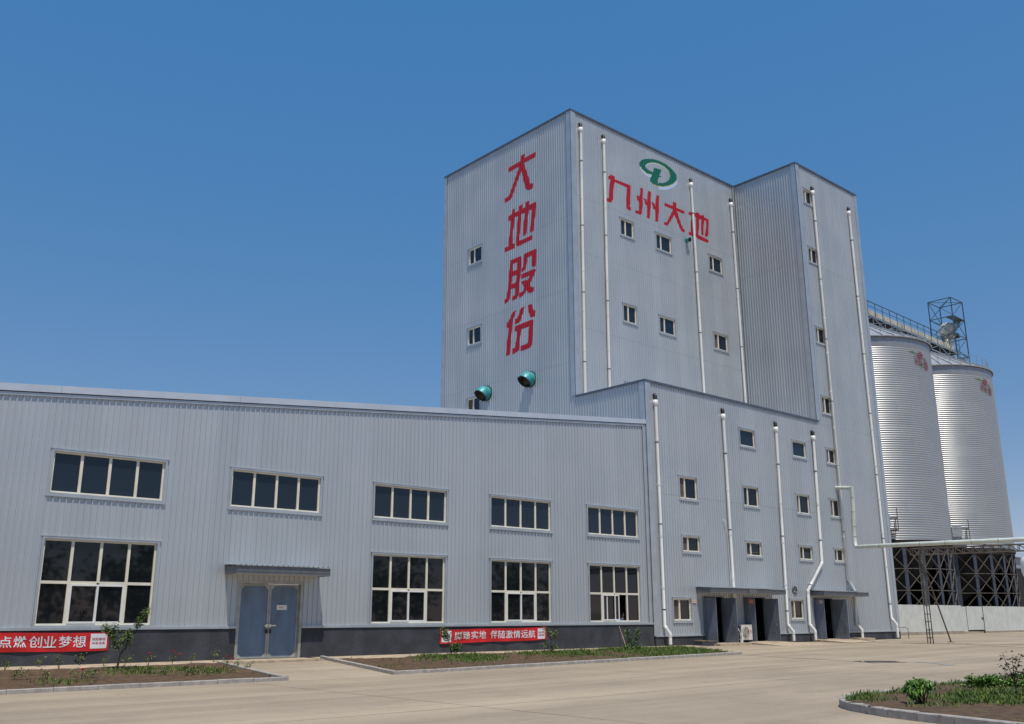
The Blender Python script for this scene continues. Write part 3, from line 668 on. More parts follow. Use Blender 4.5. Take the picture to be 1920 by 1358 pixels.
q = onG(434, 1244); sb = MB(); sb.box((14.95, -1.42, -.3), (18.28, -.01, .02)); sb.box((15.05, -1.36, .02), (18.2, -.01, .028)); sb.build('door_step', M['step'], wh)
npb = MB(); a, b = PW.px(519, 1134.5, -.07), PW.px(537.5, 1144, -.07); PW.box(npb, a[0], b[0], b[1], a[1], -.073, -.066); no = npb.build('notice', M['paper']); tag(no, 'small white paper notice stuck on the blue door', 'notice')
ik = MB(); PW.box(ik, lerp(a[0], b[0], .25), lerp(a[0], b[0], .62), lerp(b[1], a[1], .35), lerp(b[1], a[1], .6), -.066, -.064); ik.build('faded_print', M['ink'], no)
# ================================================================== FACTORY TOWER
HT, HM = 31.42, 13.47; XT0, XM1, XS1 = 37.55, 54.1, 62.02
tw = thing('factory_tower', (48, 0, 0), 'tall silver grey ribbed metal factory tower with red Chinese lettering and lower front block', 'factory')
PFX = {  # windows on each plane: u0, u1, z0, z1, mullion, screen
 'PT': [(41.79, 42.97, 24.38, 25.45, .40, 0), (45.17, 46.66, 24.33, 25.40, .34, 0), (50.70, 52.11, 24.22, 25.30, .34, 0), (41.78, 42.97, 18.74, 19.84, .40, 0), (45.16, 46.66, 18.71, 19.78, .34, 0), (50.74, 52.2, 18.68, 19.76, .34, 1), (41.78, 42.97, 13.75, 14.90, .45, 0)],
 'PM': [(54.83, 55.88, 28.72, 29.72, .33, 1), (54.85, 55.94, 24.43, 25.46, .40, 0), (54.88, 55.98, 18.80, 19.85, .33, 2), (54.87, 55.96, 14.06, 15.16, .40, 1), (54.86, 55.94, 10.84, 11.75, .35, 2), (54.80, 55.90, 7.46, 8.53, .38, 1), (54.80, 55.88, 4.72, 5.46, .36, 2),
        (45.68, 47.12, 10.90, 11.87, 0, 0), (51.04, 52.50, 10.86, 11.80, 0, 0), (40.02, 41.47, 7.45, 8.58, .33, 1), (45.66, 47.10, 7.47, 8.55, .33, 2), (51.02, 52.42, 7.42, 8.53, .27, 1), (40.05, 41.46, 4.70, 5.48, .35, 1), (45.63, 47.07, 4.70, 5.45, .33, 2), (50.95, 52.31, 4.69, 5.46, .33, 2), (39.08, 40.49, 1.24, 2.30, .38, 1), (49.58, 50.88, 1.29, 2.35, .34, 1)],
 'PTL': [(-14.70, -13.37, 24.02, 25.08, .40, 0), (-14.75, -13.42, 18.47, 19.57, .40, 0), (-14.76, -13.45, 13.8, 14.90, .45, 1)]}
PLN = {'PT': PT, 'PM': PM, 'PTL': PTL}
def ops(k): return [(a-.03, b+.03, c-.03, d+.03) for a, b, c, d, _, _ in PFX[k]]
DOORS = [(41.55, 43.20, 2.42), (45.10, 47.0, 2.42), (52.05, 54.05, 2.45)]
corrugated(MB(), PT, XT0, XM1, HM-.6, HT-.05, ops('PT'), (22.3, 25.85, 17.6)).build('wall', M['sheet'], tw)
corrugated(MB(), PTL, -17.45, -5.0, 8.0, HT-.05, ops('PTL'), (24.5, 15.5, 19.95)).build('wall', M['sheet'], tw)
corrugated(MB(), PTL, -5.0, .06, 9.0, HM-.05).build('wall', M['sheet'], tw)
dops = [(a, b, 0, z) for a, b, z in DOORS]
corrugated(MB(), PM, XT0, XM1, .52, HM-.05, ops('PM')+dops, (7.55,)).build('wall', M['sheet'], tw)
corrugated(MB(), PM, XM1, XS1, .52, HT-.05, ops('PM')+dops, (13.28, 24.27)).build('wall', M['sheet'], tw)
corrugated(MB(), PSL, -5.0, .06, HM-.2, HT-.05, (), (24.25,)).build('wall', M['sheet'], tw)
bk = MB()                                               # rear and right walls, roofs
for q in ([(XS1, -.06, -.2), (XS1, 17.45, -.2), (XS1, 17.45, HT-.05), (XS1, -.06, HT-.05)], [(XT0, 17.45, -.2), (XT0, 17.45, HT-.05), (XS1, 17.45, HT-.05), (XS1, 17.45, -.2)]): bk.add(q, [(0,1,2,3)])
bk.build('rear_wall', M['sheet'], tw)
rf = MB(); rf.add([(XT0+.02, 5.02, HT-.12), (XS1-.02, 5.02, HT-.12), (XS1-.02, 17.43, HT-.12), (XT0+.02, 17.43, HT-.12)], [(0,1,2,3)]); rf.add([(XM1+.02, -.04, HT-.12), (XS1-.02, -.04, HT-.12), (XS1-.02, 5.02, HT-.12), (XM1+.02, 5.02, HT-.12)], [(0,1,2,3)])
rf.add([(XT0+.02, -.04, HM-.12), (XM1-.02, -.04, HM-.12), (XM1-.02, 4.98, HM-.12), (XT0+.02, 4.98, HM-.12)], [(0,1,2,3)]); rf.build('roof', M['silo_roof'], tw)
# added dark backing, blocks light close behind the sheets so seams and sashes read dark
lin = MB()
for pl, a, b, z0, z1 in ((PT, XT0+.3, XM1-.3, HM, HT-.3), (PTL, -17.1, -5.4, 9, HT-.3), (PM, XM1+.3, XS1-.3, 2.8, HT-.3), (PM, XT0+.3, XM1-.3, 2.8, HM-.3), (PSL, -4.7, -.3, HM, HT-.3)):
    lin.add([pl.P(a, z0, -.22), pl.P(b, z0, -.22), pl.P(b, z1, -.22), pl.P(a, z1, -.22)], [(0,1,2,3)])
lin.build('added_backing', M['inner'], tw)
def cop(pl, a, b, z): c_ = MB(); pl.box(c_, a, b, z-.11, z, -.12, .085); c_.build('coping', M['trim_dark'], tw)
cop(PT, XT0-.085, XM1-.09, HT); cop(PTL, -17.5, -5.09, HT); cop(PM, XM1+.13, XS1+.06, HT); cop(PSL, -4.92, .145, HT)
cop(PM, XT0+.13, XM1+.02, HM); cop(PTL, -4.99, .145, HM)
W_ = .34
def trim_piece(pl, u0, u1, z0, z1, n0=.047, n1=.058): t_ = MB(); pl.box(t_, u0, u1, z0, z1, n0, n1); t_.build('corner_trim', M['trim'], tw)
trim_piece(PT, XT0-.058, XT0+W_, HM, HT-.112); trim_piece(PTL, -5.0-W_, -5.0, HM, HT-.112); trim_piece(PTL, -17.5, -17.2, 8, HT-.112)
trim_piece(PM, XT0-.058, XT0+W_, .5, HM-.112); trim_piece(PTL, .06-W_, .06, 9, HM-.112)
trim_piece(PM, XM1-.058, XM1+W_, HM+.02, HT-.112); trim_piece(PSL, .06-W_, .06, HM, HT-.112); trim_piece(PM, XS1-.30, XS1+.03, .5, HT-.112)
trim_piece(PT, XM1-.25, XM1-.06, HM, HT-.2)
PLS = [(XT0+.05, DOORS[0][0]-.06), (DOORS[0][1]+.06, DOORS[1][0]-.06), (DOORS[1][1]+.06, DOORS[2][0]-.06), (DOORS[2][1]+.06, XS1)]
pb, pf = MB(), MB()
for a, b in PLS: PM.box(pb, a, b, -.3, .46, -.15, .055); PM.box(pf, a, b, .465, .525, -.1, .095)
PM.box(pb, XS1, XS1+.05, -.3, .46, -.15, -6)
pb.build('plinth', M['plinth'], tw); pf.build('plinth_flashing', M['trim'], tw)
for k, L in PFX.items():
    for a, b, c, d, m_, s_ in L:
        window(tw, PLN[k], a, b, c, d, 'pair' if m_ else 'single', m_ or .5, 'glass_sky' if d > 9 else 'glass', scr=(s_ == 1))
# downpipes
for x0, y0, x1, y1, zb in ((1089, 246, 1097, 738, HM-.1), (1132, 268, 1143, 724, HM-.1), (1296, 349, 1320, 733, HM-.1), (1371, 386, 1398, 755, HM-.1)):
    a, b = PT.px(x0, y0, .12), PT.px(x1, y1, .12); downpipe(tw, PT, [(a[0], a[1], .12), (b[0], b[1], .12), (b[0], zb, .12)], .085)
def foot(u, z=.98): return [(u, z, .12), (u+.03, z-.36, .42), (u+.03, .10, .42)]
for x0, y0, x1, y1 in ((1229, 758, 1246, 1170), (1356, 784, 1378, 1150), (1455, 808, 1477, 1168)):
    a, b = PM.px(x0, y0, .12), PM.px(x1, y1, .12); downpipe(tw, PM, [(a[0], a[1], .12)]+foot(b[0]), .085)
pp = [PM.px(*q, .12) for q in ((1525, 824), (1541.5, 1055), (1515, 1107), (1518, 1168))]
downpipe(tw, PM, [(pp[0][0], pp[0][1], .12), (pp[1][0], pp[1][1], .12), (pp[2][0], pp[2][1], .12)]+foot(pp[3][0]), .085)
pp = [PM.px(*q, .12) for q in ((1524, 364), (1590, 1086), (1604, 1110), (1606, 1168))]
downpipe(tw, PM, [(pp[0][0], pp[0][1], .12), (pp[1][0], pp[1][1], .12), (pp[2][0], pp[2][1], .12)]+foot(pp[3][0]), .085)
pp = [PM.px(*q, .12) for q in ((1592, 402), (1671, 1155))]
downpipe(tw, PM, [(pp[0][0], pp[0][1], .12)]+foot(pp[1][0], 1.3), .085)
cbm = MB(); a = PM.px(1357, 975, .1); b = PM.px(1364, 1000, .1); cbm.tube([PM.P(a[0], a[1], 0), PM.P(a[0]+.05, a[1]-.02, .12), PM.P(b[0]-.1, a[1]-.3, .12), PM.P(b[0], b[1], .1), PM.P(b[0]+.05, 2.9, .1)], .018, 6); cbm.build('cable', M['pvc'], tw)
# doors standing open
def open_door(d0, d1, zt, lL, lR, label=None):
    f = MB(); PM.box(f, d0-.06, d0, 0.02, zt, -.10, .035); PM.box(f, d1, d1+.06, .02, zt, -.10, .035); PM.box(f, d0-.06, d1+.06, zt, zt+.07, -.10, .035)
    do = f.build('door', M['door'], tw)
    for u, L, ang, sg in ((d0+.005, lL, 88, 1), (d1-.05, lR, 90, -1)):
        lf = MB(); lf.box((u, -.10-L, .13), (u+.045, -.10, zt-.05)); lo = lf.build('leaf', M['door'], do)
        if sg < 0:
            h = MB(); y = -.10-L+.14; h.tube([(u, y, 1.02), (u-.06, y, 1.02), (u-.06, y, .88), (u, y, .88)], .014, 6); h.tube([(u-.012, y, 1.12), (u-.03, y, 1.12)], .035, 10); h.build('handle', M['steel'], lo)
    cl = MB(); PM.box(cl, d0+.12, d0+.35, zt-.06, zt-.005, -.06, .09); cl.build('door_closer', M['iron'], do)
    return do
open_door(*DOORS[0], .74, .84); open_door(*DOORS[1], .64, .88); open_door(*DOORS[2], .62, .96)
pd = MB(); pd.box((54.3, -.16, .47), (55.95, -.10, 2.4)); 
canopy(tw, PM, 40.95, 47.75, 2.60, 2.87, .96, split=44.6); canopy(tw, PM, 51.73, 56.8, 2.60, 2.86, .93)
sb = MB()
sb.box((41.2, -1.25, -.2), (43.9, -.07, .10)); sb.build('door_step', M['step'], tw)
rp = MB(); rp.add([(44.6, -.06, .12), (47.4, -.06, .12), (48.6, -3.2, gz(48.6, -3.2)+.004), (44.2, -3.2, gz(44.2, -3.2)+.004), (44.6, -.06, -.2), (47.4, -.06, -.2)], [(3,2,1,0), (0,4,3), (1,2,5)]); rp.build('door_ramp', M['step'], tw)
rp = MB(); rp.add([(51.6, -.06, .14), (54.2, -.06, .14), (55.0, -3.0, .004), (50.6, -3.0, .004), (51.6, -.06, -.2), (54.2, -.06, -.2)], [(3,2,1,0), (0,4,3), (1,2,5)]); rp.build('door_ramp', M['step'], tw)
sb = MB(); sb.box((55.1, -1.1, -.2), (56.9, -.07, .15)); sb.build('door_step', M['step'], tw)
# round wall fan
c = PM.P(50.09, 2.89, 0); fm = MB()
def ring(mb, c, N, U, r0, r1, n0, n1, seg=24):
    V = Vector((0, 0, 1)); vs = []
    for rr, nn in ((r0, n0), (r1, n0), (r1, n1), (r0, n1)):
        for k in range(seg): a = 6.28318*k/seg; vs.append(c+N*nn+(U*math.cos(a)+V*math.sin(a))*rr)
    fs = [(q*seg+k, q*seg+(k+1) % seg, ((q+1) % 4)*seg+(k+1) % seg, ((q+1) % 4)*seg+k) for q in range(4) for k in range(seg)]
    mb.add(vs, fs, True)
ring(fm, c, PM.N, PM.U, .19, .225, 0, .07); fo = fm.build('wall_fan', M['fan_ring'], tw)
fb = MB(); vs = [c+PM.N*.03+(PM.U*math.cos(k*.2618)+Vector((0, 0, 1))*math.sin(k*.2618))*.19 for k in range(24)]; fb.add(vs, [tuple(range(24))]); fb.build('fan_back', M['rust'], fo)
bl = MB()
for k in range(4):
    a = k*1.5708+.4; d = PM.U*math.cos(a)+Vector((0, 0, 1))*math.sin(a); e = PM.U*math.cos(a+.7)+Vector((0, 0, 1))*math.sin(a+.7); bl.add([c+PM.N*.05, c+PM.N*.05+d*.17, c+PM.N*.075+(d+e)*.1, c+PM.N*.07+e*.14], [(0,1,2,3)])
bl.build('fan_blade', M['ac_fan'], fo)
# exhaust ducts
def duct(c, N, tip, r, nm='exhaust_duct', inner=True):
    c, tip = Vector(c), Vector(tip); midp = c+N*((tip-c).dot(N)*.55); P = [c-N*.05, c+N*.03, midp, midp.lerp(tip, .5)+(midp-c.lerp(tip, .5))*.15, tip]
    t = MB().tube(P, r, 20, caps=False); o_ = t.build(nm, M['teal'], tw)
    q = MB().tube([tip+(P[3]-tip)*.02, P[3], midp], [r*.95, r*.95, r*.9], 20, caps=False); q.tube([midp, midp+N*.01], r*.9, 20); q.build('duct_inside', M['rust'], o_)
    MB().tube([c+N*.0, c+N*.05], r*1.12, 20).build('flange', M['rust'], o_); d = (tip-P[3]).normalized(); MB().tube([tip-d*.05, tip-d*.01], [r*1.05, r*1.05], 20, caps=False).build('mouth_rim', M['rust'], o_); return o_
for (wx, wy, tx, ty, rr) in ((911, 737.5, 893.4, 740.3, .46), (993, 711, 971.6, 714.5, .46)):
    a = PTL.px(wx, wy, .1); cc = PTL.P(a[0], a[1], 0); tp = cc+PTL.N*.55+Vector((0, .02, -.24)); duct(cc, PTL.N, tp, .43)
a = PT.px(1288.5, 450.5, .1); cc = PT.P(a[0], a[1], 0); duct(cc, PT.N, cc+PT.N*.34+Vector((.02, 0, -.02)), .15)
# ---- painted lettering and emblem (traced from the wall)
def crop(ox, oy, k): return lambda p: (ox+p[0]/k, oy+p[1]/k)
def glyph(name, pl, polys, tr, m, base=.003):
    mb = MB()
    for i, poly in enumerate(polys):
        paint(mb, pl, [pl.px(*tr(p), .013) for p in poly], base+.0012*i)
    return mb.build(name, M[m], tw)
K = 11.317
DA = [[(378,608),(385,507),(633,362),(720,300),(965,160),(940,285),(720,400),(590,490)],
      [(637,255),(722,205),(712,300),(705,440),(650,560),(610,690),(555,830),(500,1000),(450,1140),(410,1190),(310,1255),(303,1160),(385,1110),(415,1030),(520,730),(600,500),(630,350)],
      [(650,560),(705,420),(730,490),(770,600),(820,760),(835,830),(860,845),(903,835),(890,940),(870,955),(820,980),(790,985),(755,965),(730,910),(690,740),(660,610)]]
DI = [[(375,405),(448,360),(525,320),(600,285),(690,230),(735,210),(815,165),(950,95),(968,115),(955,180),(860,265),(805,280),(725,335),(660,355),(575,405),(505,430),(430,490),(370,510)],
      [(460,265),(528,225),(515,330),(500,560),(478,720),(462,990),(510,975),(508,1080),(305,1170),(303,1070),(380,1040),(395,850),(440,400)],
      [(597,190),(680,145),(660,330),(640,520),(610,920),(700,890),(895,790),(890,890),(600,1035),(560,1045),(538,1010),(533,930),(565,600),(590,290)],
      [(745,105),(815,70),(808,290),(785,500),(755,790),(685,825),(690,680),(725,330)], [(950,100),(968,115),(945,400),(905,720),(840,750),(845,660),(870,265)]]
GU = [[(415,210),(480,185),(470,440),(450,640),(425,870),(405,1030),(370,1085),(320,1130),(298,1125),(298,1040),(340,1010),(360,830),(400,400)],
      [(415,210),(640,115),(662,150),(655,200),(575,240),(480,285),(440,290)], [(580,150),(662,150),(640,420),(620,650),(590,960),(555,1020),(455,1070),(455,980),(515,945),(530,700),(560,400)],
      [(460,445),(575,400),(565,510),(450,552)], [(440,712),(550,675),(540,785),(420,822)],
      [(715,75),(780,55),(775,160),(755,360),(735,400),(680,445),(650,460),(660,395),(690,330),(700,200)], [(710,72),(950,-37),(975,-22),(965,60),(880,100),(780,150)], [(880,0),(972,-25),(955,330),(890,350),(870,320),(870,200)],
      [(660,500),(930,385),(955,400),(955,440),(900,490),(830,530),(655,600),(648,570)], [(870,440),(955,420),(920,520),(870,620),(830,720),(790,760),(740,880),(690,950),(615,1000),(602,985),(605,900),(680,870),(720,780),(790,640),(835,520)],
      [(650,660),(760,620),(790,640),(830,710),(870,780),(915,775),(912,865),(830,905),(800,890),(760,840),(700,760)]]
FE = [[(465,285),(545,248),(525,310),(490,410),(470,470),(455,600),(440,820),(420,1000),(405,1190),(322,1230),(340,1020),(380,620),(330,620),(345,515),(385,480),(440,350)],
      [(640,200),(730,165),(700,250),(665,380),(630,480),(600,510),(520,550),(510,545),(515,440),(570,410),(600,320)], [(785,145),(865,110),(915,250),(960,260),(945,370),(860,405),(835,390),(800,250)],
      [(515,590),(870,445),(905,450),(915,480),(900,560),(800,600),(640,655),(550,695),(503,700)], [(555,690),(645,650),(625,850),(605,1080),(580,1120),(460,1190),(455,1070),(510,1045),(530,1000),(550,800)],
      [(820,590),(912,520),(890,800),(870,990),(850,1025),(800,1060),(635,1120),(635,1005),(770,960),(790,920),(810,700)]]
for G_, oy in ((DA, 270), (DI, 370), (GU, 470), (FE, 560)): glyph('lettering', PTL, G_, crop(920, oy, K), 'sign_red')
K2 = 6.79; TR = crop(1130, 280, K2)
JIU = [[(68,345),(95,335),(97,318),(150,345),(150,380),(355,460),(358,490),(355,600),(345,730),(362,745),(358,788),(320,770),(300,740),(300,640),(310,490),(150,415),(140,500),(130,640),(110,680),(90,678),(50,660),(52,620),(80,625),(85,500),(95,385),(68,380)]]
ZHOU = [[(478,488),(515,500),(508,700),(500,820),(480,835),(415,810),(418,775),(460,785),(465,690),(440,640),(435,585),(470,600)], [(518,620),(555,640),(570,690),(572,740),(545,700)], [(575,525),(618,545),(610,700),(602,885),(560,870),(565,700)], [(622,665),(655,690),(672,730),(670,775),(640,755)], [(680,580),(720,597),(715,750),(705,925),(665,915),(670,740)]]
DA2 = [[(782,680),(890,720),(940,745),(1045,790),(1042,828),(930,780),(885,762),(782,718)], [(895,668),(942,685),(938,760),(915,830),(860,920),(825,975),(785,960),(783,925),(815,930),(890,780)], [(905,810),(940,770),(965,850),(1010,980),(1025,1015),(1042,1025),(1040,1058),(1005,1045),(980,1000)]]
DI2 = [[(1095,795),(1120,800),(1160,815),(1190,810),(1245,840),(1350,895),(1348,925),(1290,905),(1235,890),(1180,860),(1095,835)], [(1122,770),(1145,780),(1150,900),(1145,1060),(1190,1080),(1190,1110),(1150,1110),(1093,1085),(1095,1050),(1122,1058),(1125,850)],
       [(1190,800),(1232,815),(1228,950),(1218,1090),(1345,1155),(1343,1195),(1210,1140),(1192,1110),(1190,950)], [(1258,830),(1290,845),(1285,1000),(1285,1100),(1252,1085),(1255,950)], [(1315,880),(1350,900),(1348,1000),(1340,1100),(1320,1115),(1300,1105),(1300,1070),(1310,1065),(1315,950)]]
for G_ in (JIU, ZHOU, DA2, DI2): glyph('lettering', PT, G_, TR, 'sign_red')
OUT = [(625,322),(560,305),(500,250),(467,200),(470,165),(500,135),(560,122),(640,125),(720,148),(800,188),(870,243),(925,305),(943,350),(938,395),(900,435),(840,462),(770,474),(700,464),(640,442),(605,405)]
INN = [(640,292),(600,275),(560,248),(543,220),(548,198),(572,180),(615,168),(665,170),(720,186),(775,215),(825,258),(853,300),(860,340),(852,375),(832,402),(800,423),(755,432),(715,425),(700,415),(699,412)]
LST = [(655,235),(745,262),(722,338),(752,347),(712,357),(698,415),(700,464),(640,442),(605,405),(605,375),(640,292)]
def emblem_polys(dx, dy, grow=0):
    f = lambda p: (p[0]+dx, p[1]+dy)
    return [[f(OUT[i]), f(OUT[i+1]), f(INN[i+1]), f(INN[i])] for i in range(17)]+[[f(p) for p in LST]]
def flat_polys(name, pl, polys, tr, m, base):
    mb = MB()
    for poly in polys: paint(mb, pl, [pl.px(*tr(p), .013) for p in poly], base)
    return mb.build(name, M[m], tw)
flat_polys('emblem_shadow', PT, [[(OUT[i][0]+10, OUT[i][1]+46), (OUT[i+1][0]+10, OUT[i+1][1]+46), (INN[i+1][0]+4, INN[i+1][1]+20), (INN[i][0]+4, INN[i][1]+20)] for i in range(17)], TR, 'logo_blue', .003)
flat_polys('emblem_edge', PT, [[(INN[i][0], INN[i][1]), (INN[i+1][0], INN[i+1][1]), (INN[i+1][0]-2, INN[i+1][1]+7), (INN[i][0]-2, INN[i][1]+7)] for i in range(3, 12)]+[[(OUT[i][0], OUT[i][1]), (OUT[i+1][0], OUT[i+1][1]), (OUT[i+1][0]+1, OUT[i+1][1]+7), (OUT[i][0]+1, OUT[i][1]+7)] for i in (0, 1, 2, 13, 14, 15, 16, 17)], TR, 'logo_gold', .005)
flat_polys('emblem', PT, emblem_polys(0, 0)[:17], TR, 'logo_green', .008); flat_polys('emblem', PT, [LST], TR, 'logo_green', .0095)
# ================================================================== BANNERS
def text_mesh(body):
    c = bpy.data.curves.new('t', 'FONT'); c.body = body; c.resolution_u = 3; c.offset = .009
    o_ = bpy.data.objects.new('t', c); COL.objects.link(o_); dg = bpy.context.evaluated_depsgraph_get()
    me = bpy.data.meshes.new_from_object(o_.evaluated_get(dg)); V = [v.co.copy() for v in me.vertices]; Fc = [tuple(p.vertices) for p in me.polygons]
    bpy.data.objects.remove(o_); bpy.data.curves.remove(c); bpy.data.meshes.remove(me)
    x0, x1 = min(v.x for v in V), max(v.x for v in V); y0, y1 = min(v.y for v in V), max(v.y for v in V)
    return [((v.x-x0)/(x1-x0), (v.y-y0)/(y1-y0)) for v in V], Fc
def banner(corners, chars, patches, label, left_ext=0):
    TL, TRr, BR, BL = [PW.px(*c, .10) for c in corners]
    if left_ext: TL = (TL[0]-left_ext, TL[1]+.02); BL = (BL[0]-left_ext, BL[1]+.01)
    W_ = TRr[0]-TL[0]
    def S(s_, t_, n=.10):
        u = lerp(lerp(BL[0], BR[0], s_), lerp(TL[0], TRr[0], s_), t_); z = lerp(lerp(BL[1], BR[1], s_), lerp(TL[1], TRr[1], s_), t_)
        wv = .022*mnoise.noise((u*.9, z*5, 2.2))+.012*math.sin(u*4+z*9)*(1-t_); return PW.P(u, z+.008*math.sin(u*1.7), n+wv)
    def inv(x, y):
        u, z = PW.px(x, y, .10); s_ = .5; t_ = .5
        for _ in range(20):
            L, Rr = lerp(BL[0], TL[0], t_), lerp(BR[0], TRr[0], t_); s_ = (u-L)/(Rr-L); lo, hi = lerp(BL[1], BR[1], s_), lerp(TL[1], TRr[1], s_); t_ = (z-lo)/(hi-lo)
        return s_, t_
    mb = MB(); nx, ny = int(W_*8), 8
    vs = [S(i/nx, j/ny) for j in range(ny+1) for i in range(nx+1)]
    mb.add(vs, [(j*(nx+1)+i, j*(nx+1)+i+1, (j+1)*(nx+1)+i+1, (j+1)*(nx+1)+i) for j in range(ny) for i in range(nx)], True)
    bo_ = mb.build('banner', M['banner']); tag(bo_, label, 'banner')
    tx = MB()
    for ch, x0, y0, x1, y1 in chars:
        (s0, t1), (s1, t0) = inv(x0, y0), inv(x1, y1); V, Fc = text_mesh(ch)
        tx.add([S(lerp(s0, s1, a)+.0, lerp(t0, t1, b), .108) for a, b in V], Fc)
    tx.build('lettering', M['banner_white'], bo_)
    for x0, y0, x1, y1, rows, logo in patches:
        (s0, t1), (s1, t0) = inv(x0, y0), inv(x1, y1); p = MB(); k = 5
        vs = [S(lerp(s0, s1, i/k), lerp(t0, t1, j/k), .107) for j in range(k+1) for i in range(k+1)]
        p.add(vs, [(j*(k+1)+i, j*(k+1)+i+1, (j+1)*(k+1)+i+1, (j+1)*(k+1)+i) for j in range(k) for i in range(k)], True); po = p.build('patch', M['banner_white'], bo_)
        if rows:
            r_ = MB()
            for q, row in enumerate(rows):
                V, Fc = text_mesh(row); ta, tb = (.54, .72) if q == 0 else (.27, .45)
                r_.add([S(lerp(s0, s1, .1+.8*a), lerp(t0, t1, lerp(ta, tb, b)), .112) for a, b in V], Fc)
            r_.build('small_print', M['sign_red'], po)
        if logo:
            r_ = MB(); xs_ = [p_[0] for p_ in OUT]; mx, mn = 943, 467
            f = lambda p_: S(lerp(s0, s1, .12+.76*(p_[0]-mn)/(mx-mn)), lerp(t0, t1, .85-.5*(p_[1]-122)/352), .112)
            for i in range(17): r_.add([f(OUT[i]), f(OUT[i+1]), f(INN[i+1]), f(INN[i])], [(0,1,2,3)])
            r_.build('logo', M['logo_green'], po)
    return bo_
z2 = lambda x, y: (810+x/8, 1160+y/8)
ch2 = []
for c_, x, y in (('脚', 390, 260), ('踏', 515, 252), ('实', 640, 248), ('地', 757, 244), ('伴', 927, 240), ('随', 1045, 237), ('激', 1160, 235), ('情', 1270, 233), ('远', 1385, 230), ('航', 1495, 228)):
    a, b = z2(x-50, y-58), z2(x+50, y+56); ch2.append((c_, *a, *b))
banner([z2(125, 170), z2(1720, 130), z2(1718, 318), z2(115, 380)], ch2, [(*z2(148, 185), *z2(284, 350), None, True), (*z2(1585, 150), *z2(1692, 303), ('规范管理', '共享成果'), False)], 'shorter red banner with ten white characters below the middle warehouse windows')
z1 = lambda x, y: (x/8.727, 1170+y/8.727)
ch1 = []
for c_, x, y in (('点', 82, 305), ('燃', 325, 298), ('创', 580, 296), ('业', 815, 294), ('梦', 1065, 290), ('想', 1300, 286)):
    a, b = z1(x-100, y-95), z1(x+100, y+93); ch1.append((c_, *a, *b))
banner([z1(0, 150), z1(1790, 140), z1(1760, 437), z1(0, 470)], ch1, [(*z1(1490, 160), *z1(1735, 398), ('规范管理', '共享成果'), False)], 'red banner at the left edge with a sapling over its white patch', left_ext=4.0)
# ================================================================== SMALL THINGS BY THE WALLS
def plate(pl, x0, y0, x1, y1, n, m, label, band):
    a, b = pl.px(x0, y0, n), pl.px(x1, y1, n); mb = MB(); pl.box(mb, a[0], b[0], b[1], a[1], n-.006, n+.006); o_ = mb.build('sign_plate', M[m]); tag(o_, label, 'sign')
    q = MB(); pl.box(q, lerp(a[0], b[0], .12), lerp(a[0], b[0], .88), lerp(b[1], a[1], .45), lerp(b[1], a[1], .72), n+.006, n+.009); q.build('faded_print', M[band], o_); return o_
z3 = lambda x, y: (1290+x/10.1, 1090+y/10.1)
plate(PM, *z3(65, 345), *z3(160, 415), .04, 'pink', 'faded pink sign on the wall left of the first open door', 'ink')
sx = lambda X, Y0, Y1, z0, z1, m, label, band: (lambda o_: (tag(o_, label, 'sign'), MB().box((X-.010, lerp(Y0, Y1, .12), lerp(z0, z1, .4)), (X-.006, lerp(Y0, Y1, .88), lerp(z0, z1, .68))).build('faded_print', M[band], o_)))(MB().box((X-.006, Y0, z0), (X, Y1, z1)).build('sign_plate', M[m]))
q0, q1 = onX(*z3(1155, 345), 45.1), onX(*z3(1245, 425), 45.1); sx(45.1, q0.y, q1.y, q1.z, q0.z, 'orange', 'orange red sign on the left leaf of the middle open door', 'pink')
z4 = lambda x, y: (1460+x/8, 1080+y/8)
q0, q1 = onX(*z4(608, 368), 52.05), onX(*z4(662, 410), 52.05); sx(52.05, q0.y, q1.y, q1.z, q0.z, 'pink', 'faded pink sign on the left leaf of the right open door', 'orange')
# air conditioner
ac = thing('air_conditioner', (44.55, -.4, 0), 'cream outdoor air conditioner between two open grey doors', 'air conditioner')
ax0, ax1, ay0, ay1, az0, az1 = 44.02, 44.98, -.56, -.2, .22, .98
b = MB(); b.box((ax0, ay0, az0), (ax1, ay1, az1)); b.box((ax0-.006, ay0-.006, az1), (ax1+.006, ay1+.006, az1+.02)); cs = b.build('case', M['ac'], ac)
g_ = MB()
for k in range(12): z = az0+.06+k*.056; g_.box((ax0-.012, ay0+.04, z), (ax0-.001, ay1-.03, z+.036))
g_.build('side_grille', M['ac_dark'], cs)
cc = Vector((lerp(ax0, ax1, .40), ay0, lerp(az0, az1, .5)))
N_ = Vector((0, -1, 0)); U_ = Vector((1, 0, 0))
g_ = MB(); vs = [cc+N_*.004+(U_*math.cos(k*.2618)+Vector((0, 0, 1))*math.sin(k*.2618))*.30 for k in range(24)]; g_.add(vs, [tuple(range(24))]); g_.build('fan_opening', M['ac_dark'], cs)
g_ = MB()
for k in range(3):
    a = k*2.094+.5; vs = [cc+N_*.008]+[cc+N_*(.01+.004*j)+(U_*math.cos(a+j*.28)+Vector((0, 0, 1))*math.sin(a+j*.28))*.27 for j in range(5)]; g_.add(vs, [tuple(range(6))])
g_.build('fan_blade', M['ac_fan'], cs)
g_ = MB()
for r_ in (.10, .16, .22, .28, .30): ring(g_, cc, N_, U_, r_-.005, r_+.005, .03, .038)
for k in range(8): a = k*.785; d = U_*math.cos(a)+Vector((0, 0, 1))*math.sin(a); g_.bar(cc+N_*.034, cc+N_*.034+d*.3, .008)
g_.build('fan_guard', M['ac'], cs)
